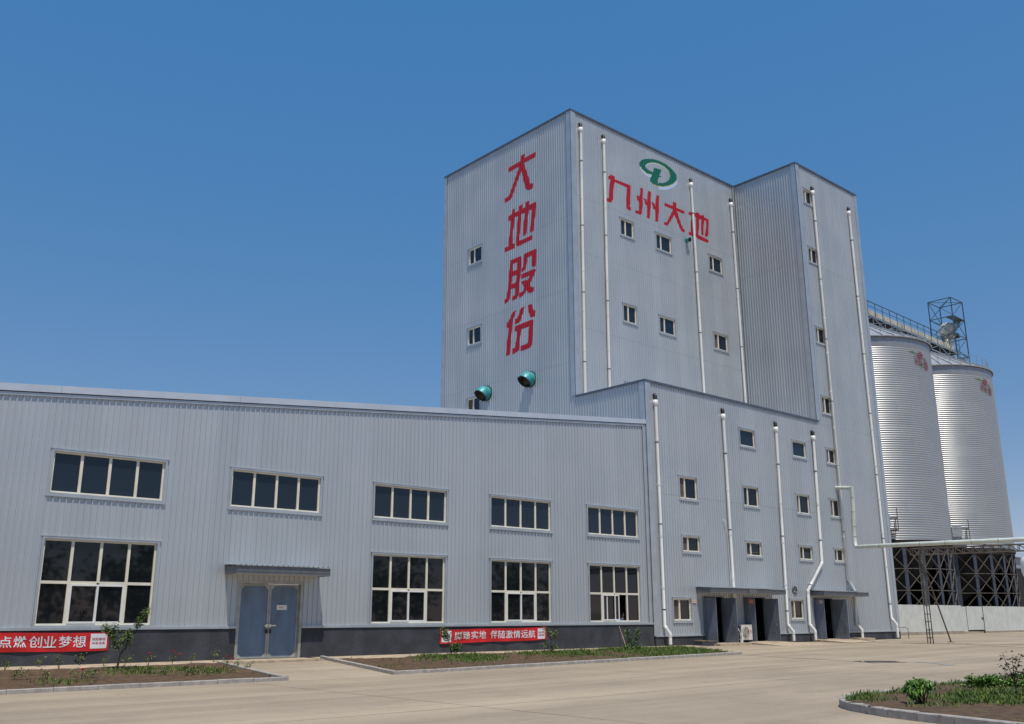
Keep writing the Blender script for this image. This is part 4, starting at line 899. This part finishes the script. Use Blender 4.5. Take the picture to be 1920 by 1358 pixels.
g_ = MB(); g_.box((ax1-.15, ay0-.004, az0+.36), (ax1-.08, ay0-.0005, az0+.50)); g_.lathe((ax1-.115, ay0-.003, az0+.45), [(.001, 0), (.001, .001)], 4); g_.build('sticker', M['red'], cs)
g_ = MB()
for x in (ax0+.12, ax1-.12): g_.bar((x, -.07, az0-.025), (x, ay0, az0-.025), .04); g_.bar((x, ay0+.06, az0-.02), (x, -.1, -.02), .03)
g_.build('bracket', M['iron'], ac)
# blocks by the first door
bk_ = thing('masonry_block', (41.2, -.7, 0), 'dark painted block with mossy top at the wall foot', 'block')
P0 = PM.px(1307, 1190, .4); b = MB(); X0 = PM.px(1307, 1205, .5)[0]; X1 = PM.px(1335, 1205, .5)[0]
b.box((X0, -.9, -.05), (X0+.56, -.35, .22)); b.box((X0+.575, -.88, -.05), (X1, -.35, .20)); b.build('brick_body', M['block'], bk_)
b = MB(); b.box((X0-.01, -.91, .22), (X0+.57, -.34, .26)); b.box((X0+.575, -.89, .20), (X1+.01, -.34, .235)); b.build('cap', M['block_top'], bk_)
# leaning stick
a, b_ = onY(1173, 1211, -.5), onY(1160.5, 1174, -.09); a.z = max(a.z, .03); o = MB().tube([a, a.lerp(b_, .5)+Vector((.01, 0, 0)), b_], [.022, .02, .018], 8).build('wooden_stick', M['wood']); tag(o, 'thin bare wooden stick leaning on the dark plinth', 'stick')
# drain grate
dc = (onG(1620, 1241.5)+onG(1678, 1241.5))/2; gr = thing('drain_grate', dc, 'long slotted iron drain grate set in the yard concrete', 'drain grate')
dv = (onG(1678, 1241.5)-onG(1620, 1241.5)); L = dv.length; dv.normalize(); sv = Vector((-dv.y, dv.x, 0)); b = MB(); zz = Vector((0, 0, gz(dc.x, dc.y)-dc.z))
dc = dc+zz
for s_ in (-.2, .2): b.bar(dc-dv*L/2+sv*s_+Vector((0, 0, .02)), dc+dv*L/2+sv*s_+Vector((0, 0, .02)), .03, .03)
for k in range(int(L/.05)): p = dc-dv*L/2+dv*(k+.5)*.05; b.bar(p-sv*.19+Vector((0, 0, .018)), p+sv*.19+Vector((0, 0, .018)), .022, .025)
b.build('grate', M['grate'], gr); b = MB()
for s_ in (-1, 1): b.bar(dc+dv*s_*(L/2+.07)-sv*.2+Vector((0, 0, .022)), dc+dv*s_*(L/2+.07)+sv*.2+Vector((0, 0, .022)), .11, .035)
b.build('end_stone', M['kerb'], gr)
# ================================================================== SILOS
R_S, Z_E, Z_B = 6.84, 26.3, 7.83
def silo(loc, label):
    t = thing('grain_silo', loc, label, 'silo', 'grain silos behind the tower'); L = Vector(loc)
    def part(mb, n, m, p=None): o_ = mb.build(n, M[m], p or t); o_.location = (0, 0, 0); return o_
    H0 = Z_E-.95; prof = []; nr = int((H0-Z_B)/.2)
    for i in range(nr*4+1): prof.append((R_S-.02+.03*math.cos(i*math.pi/2), Z_B+(H0-Z_B)*i/(nr*4)))
    s_ = MB().lathe((0, 0, 0), prof, 128); shell = part(s_, 'shell', 'galv')
    part(MB().lathe((0, 0, 0), [(R_S+.005, Z_E-.96), (R_S+.005, Z_E-.02)], 128), 'top_ring', 'ring', shell)
    rf_ = MB(); n_ = 40
    rf_.lathe((0, 0, 0), [(R_S+.18, Z_E-.14), (R_S+.20, Z_E-.04), (1.0, Z_E+3.1), (1.0, Z_E+3.5), (0, Z_E+3.7)], n_, smooth=False)
    for k in range(n_): a = 2*math.pi*(k+.5)/n_; rf_.bar((math.cos(a)*(R_S+.22), math.sin(a)*(R_S+.22), Z_E), (math.cos(a)*1.0, math.sin(a)*1.0, Z_E+3.13), .07, .10)
    rfo = part(rf_, 'roof', 'silo_roof')
    rl = MB(); n_ = 36; pr = None; rr = R_S-.25
    for k in range(n_+1):
        a = 2*math.pi*k/n_; p = Vector((rr*math.cos(a), rr*math.sin(a), Z_E+.1)); rl.bar(p, p+Vector((0, 0, 1.15)), .035)
        if pr is not None:
            for h in (.55, 1.1): rl.bar(pr+Vector((0, 0, h)), p+Vector((0, 0, h)), .022)
        pr = p
    part(rl, 'railing', 'rail')
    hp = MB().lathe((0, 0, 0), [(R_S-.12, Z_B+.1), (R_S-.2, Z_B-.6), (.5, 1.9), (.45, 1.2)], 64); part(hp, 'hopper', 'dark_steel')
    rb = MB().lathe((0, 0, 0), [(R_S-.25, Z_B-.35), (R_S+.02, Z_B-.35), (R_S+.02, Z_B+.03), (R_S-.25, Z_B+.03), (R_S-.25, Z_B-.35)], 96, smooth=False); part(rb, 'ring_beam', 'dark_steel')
    n_ = 24; rr = R_S-.12; ang = [2*math.pi*(k/n_)+math.radians(-100) for k in range(n_)]; P_ = [Vector((rr*math.cos(a), rr*math.sin(a), 0)) for a in ang]
    for k in range(n_):
        a = ang[k]; d = Vector((math.cos(a), math.sin(a), 0)); s2 = Vector((-d.y, d.x, 0)); c_ = MB()
        c_.para(P_[k]-s2*.16-d*.02, s2*.32, d*.02, Vector((0, 0, Z_B-.35))); c_.para(P_[k]-s2*.16-d*.28, s2*.32, d*.02, Vector((0, 0, Z_B-.35))); c_.para(P_[k]-s2*.012-d*.26, s2*.024, d*.24, Vector((0, 0, Z_B-.35)))
        part(c_, 'column', 'silo_steel')
    lv = [.3, 1.75, 3.57, 5.4, Z_B-.5]
    for k in range(n_):
        A, B = P_[k], P_[(k+1) % n_]; br = MB()
        for z0, z1 in zip(lv, lv[1:]):
            up = lambda p, z: p+Vector((0, 0, z))
            if k % 3 or z0 > 3: br.bar(up(A, z0), up(B, z1), .06); br.bar(up(B, z0)*.998, up(A, z1)*.998, .06)
            else: br.bar(up(A, z0), up(B, z1), .06)
            br.bar(up(A, z1), up(B, z1), .07)
        part(br, 'bracing', 'pole')
    skirt = MB().lathe((0, 0, 0), [(R_S-.5, 0), (R_S-.5, Z_B-.3)], 64, a0=math.radians(-58), a1=math.radians(205)); part(skirt, 'added_dark_screen', 'dark_steel')  # added dark sheet that keeps the space behind the columns black
    # ladder and hatch platform on the side facing the other silo and the yard
    a = math.radians(-149); d = Vector((math.cos(a), math.sin(a), 0)); s2 = Vector((-d.y, d.x, 0)); ld = MB()
    for q in (-.22, .22): ld.bar(d*(R_S+.16)+s2*q+Vector((0, 0, 2.4)), d*(R_S+.16)+s2*q+Vector((0, 0, Z_E+.9)), .045)
    z = 2.5
    while z < Z_E+.7: ld.bar(d*(R_S+.16)-s2*.22+Vector((0, 0, z)), d*(R_S+.16)+s2*.22+Vector((0, 0, z)), .03); z += .33
    z = 9
    while z < Z_E: 
        for q in (-.22, .22): ld.bar(d*(R_S-.02)+s2*q+Vector((0, 0, z)), d*(R_S+.16)+s2*q+Vector((0, 0, z)), .05)
        z += 1.1
    part(ld, 'ladder', 'rail')
    a = math.radians(-142); d = Vector((math.cos(a), math.sin(a), 0)); s2 = Vector((-d.y, d.x, 0)); ht = MB(); c_ = d*(R_S+.03)+Vector((0, 0, 8.9))
    ht.para(c_-s2*.45, s2*.9, d*.05, Vector((0, 0, 1.1))); part(ht, 'hatch', 'silo_roof')
    pf_ = MB(); c_ = d*R_S+Vector((0, 0, 8.55)); pf_.para(c_-s2*.9, s2*1.8, d*1.0, Vector((0, 0, .06)))
    for q in (-.88, .88):
        for e in (.05, .97): pf_.bar(c_+s2*q+d*e, c_+s2*q+d*e+Vector((0, 0, 1.9 if e > .5 else 1.1)), .05)
        pf_.bar(c_+s2*q+d*.05+Vector((0, 0, 1.05)), c_+s2*q+d*.97+Vector((0, 0, 1.05)), .035)
    for h in (1.05, 1.9): pf_.bar(c_-s2*.88+d*.97+Vector((0, 0, h)), c_+s2*.88+d*.97+Vector((0, 0, h)), .04)
    part(pf_, 'platform', 'pole')
    # red characters, flower and leaves painted near the top
    def cyl(A0, z0, V, sc, off): return [((R_S+off)*math.cos(A0+x*sc/R_S), (R_S+off)*math.sin(A0+x*sc/R_S), z0+y*sc) for x, y in V]
    A0 = math.radians(LA); lt = MB()
    for ch, dx, dz in (('迎', -.95, -.85), ('春', .4, -1.15)):
        V, Fc = text_mesh(ch); lt.add(cyl(A0+dx/R_S, Z_E-1.75+dz, V, .9, .05), Fc)
    fl_ = []
    for k in range(5):
        b_ = k*1.2566+1.57; pts = [(.28*math.cos(b_)+.2*math.cos(b_+w_*.628), .28*math.sin(b_)+.2*math.sin(b_+w_*.628)) for w_ in range(10)]; lt.add(cyl(A0, Z_E-1.6, pts, .8, .05+.002*k), [tuple(range(10))])
    part(lt, 'lettering', 'maroon')
    lv_ = MB()
    for pts in ([(-.3, -.1), (-1.3, .35), (-2.1, .25), (-1.3, .15)], [(.3, -.35), (.9, -.15), (1.3, -.45), (.8, -.45)], [(.05, -.5), (.2, -1.0), (.0, -1.7), (-.1, -1.0)]): lv_.add(cyl(A0, Z_E-1.6, pts, .8, .048), [(0,1,2,3)])
    part(lv_, 'painted_leaf', 'leaf')
    return t
LA = -95
sil = silo((85.5, 13.8, 0), 'left galvanised grain silo, partly hidden by the grey tower')
copy_thing(sil, (100.7, 14.4, 0), 'right galvanised grain silo, nearer the frame edge, below the lattice tower')
# conveyor bridge over the silos
cb_ = thing('conveyor_bridge', (85, 14.1, 0), 'cream conveyor walkway with railings running over both silo roofs', 'conveyor')
xa, xb = 62.1, 108.0; zt = lambda x: 32.25-.020*(x-85)
m_ = MB()
for x in rng(xa, xb-2, 2.0): m_.para((x+.02, 13.6, zt(x)-1.15), (1.96, 0, -.04), (0, 1.0, 0), (0, 0, .70))
m_.build('casing', M['casing'], cb_)
m_ = MB()
for yy in (13.0, 15.2): m_.bar((xa, yy, zt(xa)), (xb, yy, zt(xb)), .07); m_.bar((xa, yy, zt(xa)-.5), (xb, yy, zt(xb)-.5), .04)
for x in rng(xa, xb, 1.5):
    for yy in (13.0, 15.2): m_.bar((x, yy, zt(x)-1.4), (x, yy, zt(x)), .05)
m_.build('handrail', M['lattice'], cb_)
m_ = MB(); m_.para((xa, 12.95, zt(xa)-1.5), (xb-xa, 0, zt(xb)-zt(xa)), (0, 2.3, 0), (0, 0, .06)); m_.build('deck', M['dark_steel'], cb_)
m_ = MB()
for yy in (13.0, 15.2):
    m_.bar((xa, yy, zt(xa)-1.55), (xb, yy, zt(xb)-1.55), .12); m_.bar((xa, yy, zt(xa)-2.4), (xb, yy, zt(xb)-2.4), .10)
    X = rng(xa, xb, 2.4)
    for i, (p, q) in enumerate(zip(X, X[1:])): m_.bar((p, yy, zt(p)-(1.55 if i % 2 else 2.4)), (q, yy, zt(q)-(2.4 if i % 2 else 1.55)), .06); m_.bar((p, yy, zt(p)-2.4), (p, yy, zt(p)-1.55), .05)
for cx in (85.5, 100.7):
    for dx in (-3.2, 3.2):
        for yy in (13.0, 15.2): m_.bar((cx+dx, yy, 27.7), (cx+dx, yy, zt(cx)-2.4), .12)
m_.build('truss', M['rail'], cb_)
# lattice elevator tower
lt_ = thing('lattice_tower', (108.7, 14.3, 0), 'open blue grey lattice stair tower behind the right silo', 'lattice tower')
X0, X1, Y0, Y1, ZT = 107.15, 110.15, 12.95, 15.6, 36.9
m_ = MB(); cs_ = [(X0, Y0), (X1, Y0), (X1, Y1), (X0, Y1)]
for x, y in cs_: m_.bar((x, y, 0), (x, y, ZT), .10)
lv = [0, 3.7, 7.4, 11.1, 14.8, 18.5, 22.2, 25.9, 28.1, 30.3, 32.5, 34.7, ZT]
for i, z in enumerate(lv[1:]):
    for k in range(4):
        a, b = cs_[k], cs_[(k+1) % 4]; m_.bar((*a, z), (*b, z), .085)
        if i % 2: m_.bar((*a, lv[i]), (*b, z), .055)
        else: m_.bar((*b, lv[i]), (*a, z), .055)
m_.bar((X0, Y0, ZT), (X1, Y1, ZT), .06); m_.bar((X1, Y0, ZT), (X0, Y1, ZT), .055)
m_.build('frame', M['lattice'], lt_)
for i, z in enumerate(lv[7:-2]):
    z2_ = lv[8+i]; m_ = MB(); y = Y0+.25 if i % 2 else Y1-.95; xA, xB = (X0+.3, X1-.4) if i % 2 else (X1-.4, X0+.3)
    for q in (0, .7): m_.bar((xA, y+q, z), (xB, y+q, z2_), .05, .18)
    for k in range(9): u = (k+.5)/9; m_.para((lerp(xA, xB, u)-.14, y, lerp(z, z2_, u)), (.28, 0, 0), (0, .7, 0), (0, 0, .03))
    m_.build('stair', M['lattice'], lt_)
m_ = MB()
for z in (28.1, 34.7): m_.box((X0, Y0, z), (X1, Y0+.9, z+.05))
m_.build('landing', M['lattice'], lt_)
be = thing('bucket_elevator', (108.7, 14.3, 0), 'cream bucket elevator head inside the lattice stair tower', 'elevator')
hd = onY(1777, 628, 14.3); m_ = MB(); m_.tube([(hd.x-.1, 14.3, 0), (hd.x-.1, 14.3, hd.z)], .5, 16); m_.build('trunk', M['casing'], be)
m_ = MB(); m_.lathe((hd.x, 14.3, hd.z), [(.62, -.5), (.85, -.2), (.9, .6), (.8, 1.0), (.45, 1.35), (0, 1.4)], 18); m_.box((hd.x-.95, 13.75, hd.z-.15), (hd.x+1.0, 14.85, hd.z+.25)); m_.build('head', M['casing'], be)
m_ = MB(); m_.tube([(hd.x+.7, 14.0, hd.z+.15), (hd.x+1.5, 13.8, hd.z+.15)], .22, 12); m_.box((hd.x+.9, 13.5, hd.z-.3), (hd.x+1.3, 14.2, hd.z)); m_.build('motor', M['iron'], be)
m_ = MB().tube([(hd.x-.4, 14.1, hd.z-.4), (hd.x-1.3, 14.1, zt(hd.x)-.6)], .25, 10); m_.build('chute', M['casing'], be)
# ================================================================== PIPE, POLE AND TRUSS
E0 = Vector((55.72, -.02, 9.31)); E1 = Vector((55.72, -1.12, 9.20)); E2 = Vector((55.66, -1.02, 5.55)); PO = Vector((52.63, -6.59, 0))
B1 = onZ(1703, 1021, 5.22); B2 = onZ(1860, 1017, 5.22); B3 = onZ(1918.5, 1011.5, 5.22)
dirp = (B3-B1).normalized(); B4 = B3+dirp*12
pl_ = thing('overhead_pipe', E0, 'pale green overhead pipe leaving the stair tower wall', 'pipe')
m_ = MB().tube([E0, E1], .115, 14); m_.tube([E1+Vector((0, 0, .08)), E1-Vector((0, 0, .5)), E2+Vector((0, 0, .6)), E2+Vector((.0, -.02, .12)), E2+(B1-E2)*.03, E2+(B1-E2)*.12, B1, B1+dirp*.3, B3, B4], [.125, .125, .125, .125, .12, .12, .115, .12, .12, .12], 14); m_.build('pipe_run', M['pale_pipe'], pl_)
m_ = MB()
for z in (8.6, 7.7, 6.8, 6.2): m_.tube([E1.lerp(E2, (9.2-z)/3.65)-Vector((0, 0, .012)), E1.lerp(E2, (9.2-z)/3.65)+Vector((0, 0, .012))], .135, 14)
for k in range(6): p = B1+dirp*(k*1.3+.6); m_.tube([p, p+dirp*.03], .13, 14)
p = E2.lerp(B1, .5); q = (B1-E2).normalized(); m_.tube([p, p+q*.03], .13, 14); m_.build('weld_joint', M['fence_base'], pl_)
pt = thing('lattice_pole', (PO.x, PO.y, gz(PO.x, PO.y)), 'thin rusty lattice pole with ladder rungs holding up the pale pipe', 'pole')
z0 = gz(PO.x, PO.y); m_ = MB(); fx = Vector((_r.x, _r.y, 0)); fy = Vector((_fw.x, _fw.y, 0)).normalized()
for a in (-.15, 0, .15):
    m_.bar(PO+fx*a+Vector((0, 0, z0)), PO+fx*a+Vector((0, 0, 4.72)), .042)
m_.build('upright', M['pole'], pt)
m_ = MB()
for k in range(11): z = .28+k*.42; m_.bar(PO-fx*.15+Vector((0, 0, z)), PO+fx*.15+Vector((0, 0, z+random.uniform(-.02, .02))), .045)
m_.build('rung', M['pole'], pt)
m_ = MB().tube([PO+fy*.05+Vector((0, 0, 2.0)), PO+fy*.05+Vector((0, 0, 5.1))], .085, 12); m_.build('core_pipe', M['core'], pt)
SB = onG(1783.5, 1204.4); ST = PO+Vector((.05, 0, 4.3)); m_ = MB().tube([SB, ST], .04, 8); m_.box((SB.x-.15, SB.y-.15, SB.z-.01), (SB.x+.15, SB.y+.15, SB.z+.03)); m_.build('stay', M['pole'], pt)
tr_ = thing('pipe_truss', (PO.x, PO.y-3, 4.7), 'horizontal steel truss carrying the pale pipe from the pole to the right', 'truss')
A_ = PO-dirp*.5; A_.z = 0; m_ = MB(); Ln = 18.0; sd = Vector((-dirp.y, dirp.x, 0)).normalized()
for s_ in (-.22, .22):
    for z in (4.70, 5.04): m_.bar(A_+sd*s_+Vector((0, 0, z)), A_+dirp*Ln+sd*s_+Vector((0, 0, z)), .05)
    k = 0
    while k*.45 < Ln-.45:
        p = A_+dirp*(k*.45)+sd*s_; q = A_+dirp*((k+1)*.45)+sd*s_; m_.bar(p+Vector((0, 0, 4.7)), p+Vector((0, 0, 5.04)), .035); m_.bar(p+Vector((0, 0, 5.04)), q+Vector((0, 0, 4.7)), .03); k += 1
for k in range(12): p = A_+dirp*(k*1.5); m_.bar(p-sd*.22+Vector((0, 0, 5.04)), p+sd*.22+Vector((0, 0, 5.04)), .04)
m_.build('truss_frame', M['pole'], tr_)
m_ = MB()
for k in range(5): p = A_+dirp*(.6+k*3.2); m_.bar(p-sd*.2+Vector((0, 0, 5.08)), p+sd*.2+Vector((0, 0, 5.08)), .1, .05)
m_.build('saddle', M['iron'], tr_)
# ================================================================== FENCE
def fence(x0, x1, y, z0, z1, label, split=()):
    t = thing('sheet_fence', ((x0+x1)/2, y, 0), label, 'fence'); m_ = MB(); x = x0
    while x < x1-.05:
        x2 = min(x+.38, x1); m_.box((x+.012, y-.03, z0), (x2-.012, y, z1+random.uniform(-.006, .006))); m_.box((x2-.012, y-.008, z0), (x2+.012, y-.002, z1-.01)); x = x2
    m_.build('sheet', M['fence'], t); b = MB(); b.box((x0, y-.09, -.2), (x1, y+.05, z0)); b.build('base', M['fence_base'], t)
    r_ = MB(); 
    for z in (z0+.3, z1-.15): r_.box((x0, y, z), (x1, y+.04, z+.05))
    for xx in rng(x0+.1, x1-.1, 2.5): r_.bar((xx, y+.06, 0), (xx, y+.06, z1-.03), .06)
    r_.build('rail', M['pole'], t); return t
xL = 62.12; xR = onY(1803, 1150, 5.2).x
fence(xL, xR, 5.2, .24, 2.29, 'pale ribbed sheet fence between the grey tower and the gate')
g0, g1 = onY(1811, 1150, 5.9).x, onY(1841, 1150, 5.9).x
fence(xR+.05, g0-.1, 5.85, .16, 2.22, 'narrow pale fence piece left of the dark edged gate')
fence(g1+.12, 118, 5.9, .16, 2.27, 'pale ribbed sheet fence right of the gate below the right silo')
gt = thing('sheet_gate', (g0, 5.9, 0), 'pale sheet gate with dark edges in the fence', 'gate'); m_ = MB(); x = g0
while x < g1-.05: x2 = min(x+.42, g1); m_.box((x+.005, 5.83, .28), (x2-.012, 5.86, 2.24)); m_.box((x2-.012, 5.84, .28), (x2+.005, 5.85, 2.23)); x = x2
m_.build('sheet', M['fence'], gt); m_ = MB()
for x in (g0-.06, g1+.06): m_.bar((x, 5.85, 0), (x, 5.85, 2.3), .07)
m_.bar((g0, 5.87, .26), (g1, 5.87, .26), .05); m_.build('gate_frame', M['iron'], gt)
m_ = MB(); m_.bar((g1-.35, 5.80, 1.27), (g1+.02, 5.80, 1.22), .04, .1); m_.build('latch', M['iron'], gt)
# hand rail hoop at the stair tower corner
o = MB().tube([(62.3, -.5, 0), (62.3, -.5, .62), (62.25, -.35, .72), (62.15, -.1, .72)], .02, 8).build('rail_hoop', M['iron']); tag(o, 'small black bent rail at the tower corner foot', 'rail')
# ================================================================== FAR RIGHT BACKGROUND
sd_ = thing('storage_shed', (140, 30, 0), 'grey shed seen past the right silo at the frame edge', 'shed')
a = onY(1893, 1062, 26); b = onY(1905, 1037, 26); xs0 = onY(1890, 1080, 26).x; zr = onY(1910, 1040, 26).z
m_ = MB(); m_.box((xs0, 26, 0), (xs0+30, 40, zr-.5)); m_.build('wall', M['shed'], sd_)
m_ = MB(); m_.add([(xs0-.4, 25.6, zr-.45), (xs0+31, 25.6, zr-.45), (xs0+31, 33, zr+1.4), (xs0-.4, 33, zr+1.4), (xs0+31, 40.4, zr-.45), (xs0-.4, 40.4, zr-.45)], [(0,1,2,3), (3,2,4,5)]); m_.build('roof', M['silo_roof'], sd_)
tc_ = onY(1930, 1063, 20); tk = thing('storage_tank', (tc_.x, 20, 0), 'white rounded tank at the right frame edge behind the silo', 'tank')
m_ = MB(); rr = 1.1; m_.lathe((tc_.x+.2, 20, tc_.z), [(0, -1.6), (.5, -1.55), (.95, -1.2), (1.1, -.6), (1.1, .6), (.95, 1.1), (.5, 1.4), (0, 1.45)], 24); m_.build('vessel', M['tank'], tk)
m_ = MB()
for k in range(4): a = k*1.571+.7; m_.bar((tc_.x+.4+.9*math.cos(a), 20+.9*math.sin(a), 0), (tc_.x+.4+.9*math.cos(a), 20+.9*math.sin(a), tc_.z-.8), .15)
m_.build('leg', M['silo_steel'], tk)
bw = MB(); x0 = onY(1886, 1100, 24).x; bw.box((x0, 22.8, 0), (x0+30, 23.2, onY(1905, 1066, 23).z)); o = bw.build('boundary_wall', M['dark_steel']); tag(o, 'dark wall between right silo and grey shed', 'wall')
# ================================================================== PERSON INSIDE THE OPEN WINDOW
def skin_body(chains, name, m, parent, sub=1):
    """Connected joints with radii grown into one smooth surface by a Skin modifier."""
    vs, es, rs = [], [], []; idx = {}
    for ch in chains:
        prev = None
        for key, p, r_ in ch:
            if key not in idx: idx[key] = len(vs); vs.append(p); rs.append(r_)
            if prev is not None: es.append((prev, idx[key]))
            prev = idx[key]
    me = bpy.data.meshes.new(name); me.from_pydata([tuple(v) for v in vs], es, []); o_ = bpy.data.objects.new(name, me); COL.objects.link(o_)
    sk = o_.modifiers.new('skin', 'SKIN'); sk.use_smooth_shade = True; ss = o_.modifiers.new('sub', 'SUBSURF'); ss.levels = ss.render_levels = sub
    me.skin_vertices[0].data[0].use_root = True
    for i, r_ in enumerate(rs): me.skin_vertices[0].data[i].radius = (r_, r_) if not isinstance(r_, tuple) else r_
    dg = bpy.context.evaluated_depsgraph_get(); nm = bpy.data.meshes.new_from_object(o_.evaluated_get(dg)); bpy.data.objects.remove(o_); bpy.data.meshes.remove(me)
    nm.materials.clear(); nm.materials.append(m)
    for p in nm.polygons: p.use_smooth = True
    r2 = bpy.data.objects.new(name, nm); COL.objects.link(r2)
    if parent: r2.parent = parent
    return r2
pc = onY(1167, 1150, .45); PB = Vector((pc.x, .45, 0))
V3 = lambda x, y, z: Vector((x, y, z))
pn = skin_body([[('pel', V3(0, 0, .82), .11), ('bel', V3(0, 0, .95), .11), ('che', V3(0, -.02, 1.14), .13), ('nek', V3(0, -.03, 1.27), .05), ('hd0', V3(0, -.05, 1.34), .07), ('hd1', V3(0, -.05, 1.43), .085), ('hd2', V3(0, -.04, 1.49), .06)]]
  +[[('che', 0, 0), ('sh%d' % s_, V3(s_*.17, -.02, 1.19), .055), ('el%d' % s_, V3(s_*.21, -.10, .95), .042), ('wr%d' % s_, V3(s_*.15, -.30, .99), .03), ('pa%d' % s_, V3(s_*.13, -.37, .99), .034)]+[('fi%d' % s_, V3(s_*.12, -.44, .98), .02)] for s_ in (-1, 1)]
  +[[('pel', 0, 0), ('hi%d' % s_, V3(s_*.09, 0, .76), .085), ('kn%d' % s_, V3(s_*.10, -.02, .42), .055), ('an%d' % s_, V3(s_*.10, .02, .07), .04), ('to%d' % s_, V3(s_*.11, -.14, .04), .035)] for s_ in (-1, 1)], 'person', M['skin'], None, 2)
pn.location = PB; pn.rotation_euler = (0, 0, math.radians(-25)); pn.scale = (1.07, 1.07, 1.07); tag(pn, 'person in a blue shirt standing inside the open warehouse window', 'person')
shp = skin_body([[('a', V3(0, 0, .80), .125), ('b', V3(0, 0, .95), .125), ('c', V3(0, -.02, 1.13), .145), ('d', V3(0, -.03, 1.23), .075)]]+[[('c', 0, 0), ('s%d' % s_, V3(s_*.175, -.02, 1.19), .07), ('e%d' % s_, V3(s_*.205, -.07, 1.02), .06)] for s_ in (-1, 1)], 'shirt', M['shirt'], pn, 2)
skin_body([[('a', V3(0, 0, .82), .125), ('b', V3(0, 0, .77), .12)]]+[[('b', 0, 0), ('h%d' % s_, V3(s_*.09, 0, .74), .098), ('k%d' % s_, V3(s_*.10, -.02, .42), .07), ('n%d' % s_, V3(s_*.10, .02, .09), .058)] for s_ in (-1, 1)], 'trousers', M['trousers'], pn, 2)
hm = MB(); hm.lathe((0, -.03, 1.44), [(.093, -.03), (.098, .02), (.088, .06), (.05, .095), (0, .105)], 16); hm.lathe((0, .02, 1.40), [(.075, -.06), (.085, 0), (.08, .05)], 14, a0=.2, a1=2.94); hr = hm.build('hair', M['hair'], pn); hr.location = (0, 0, 0)
fm = MB(); fm.lathe((0, 0, 0), [(.012, 0), (.013, .02), (.004, .04)], 8); nz_ = fm.build('nose', M['skin'], pn); nz_.location = (0, -.13, 1.395)
em = MB()
for s_ in (-1, 1): em.lathe((s_*.032, -.126, 1.425), [(.0, -.008), (.009, 0), (0, .008)], 8)
ey = em.build('eyes', M['hair'], pn); ey.location = (0, 0, 0)
# ================================================================== ACROSS THE YARD (seen only in the windows)
tb = MB()
for k in range(46):
    x = -70+k*4.2+random.uniform(-1.5, 1.5); y = -88+random.uniform(-6, 6); h = random.uniform(8.5, 13)
    tb.tube([(x, y, -.4), (x+.1, y, h*.6)], [.22, .08], 6)
    for _ in range(150):
        c = Vector((x, y, h*.55))+Vector((random.gauss(0, 1.5), random.gauss(0, 1.5), random.gauss(-h*.06, h*.24)))
        for _ in range(2): leaf(tb, c, rdir(-1, 1), random.uniform(.7, 1.2), random.uniform(.5, .8), .2)
o = tb.build('tree_belt', M['leaf'], kind='stuff'); tag(o, 'dark row of trees across the yard mirrored in the lower windows', 'trees')
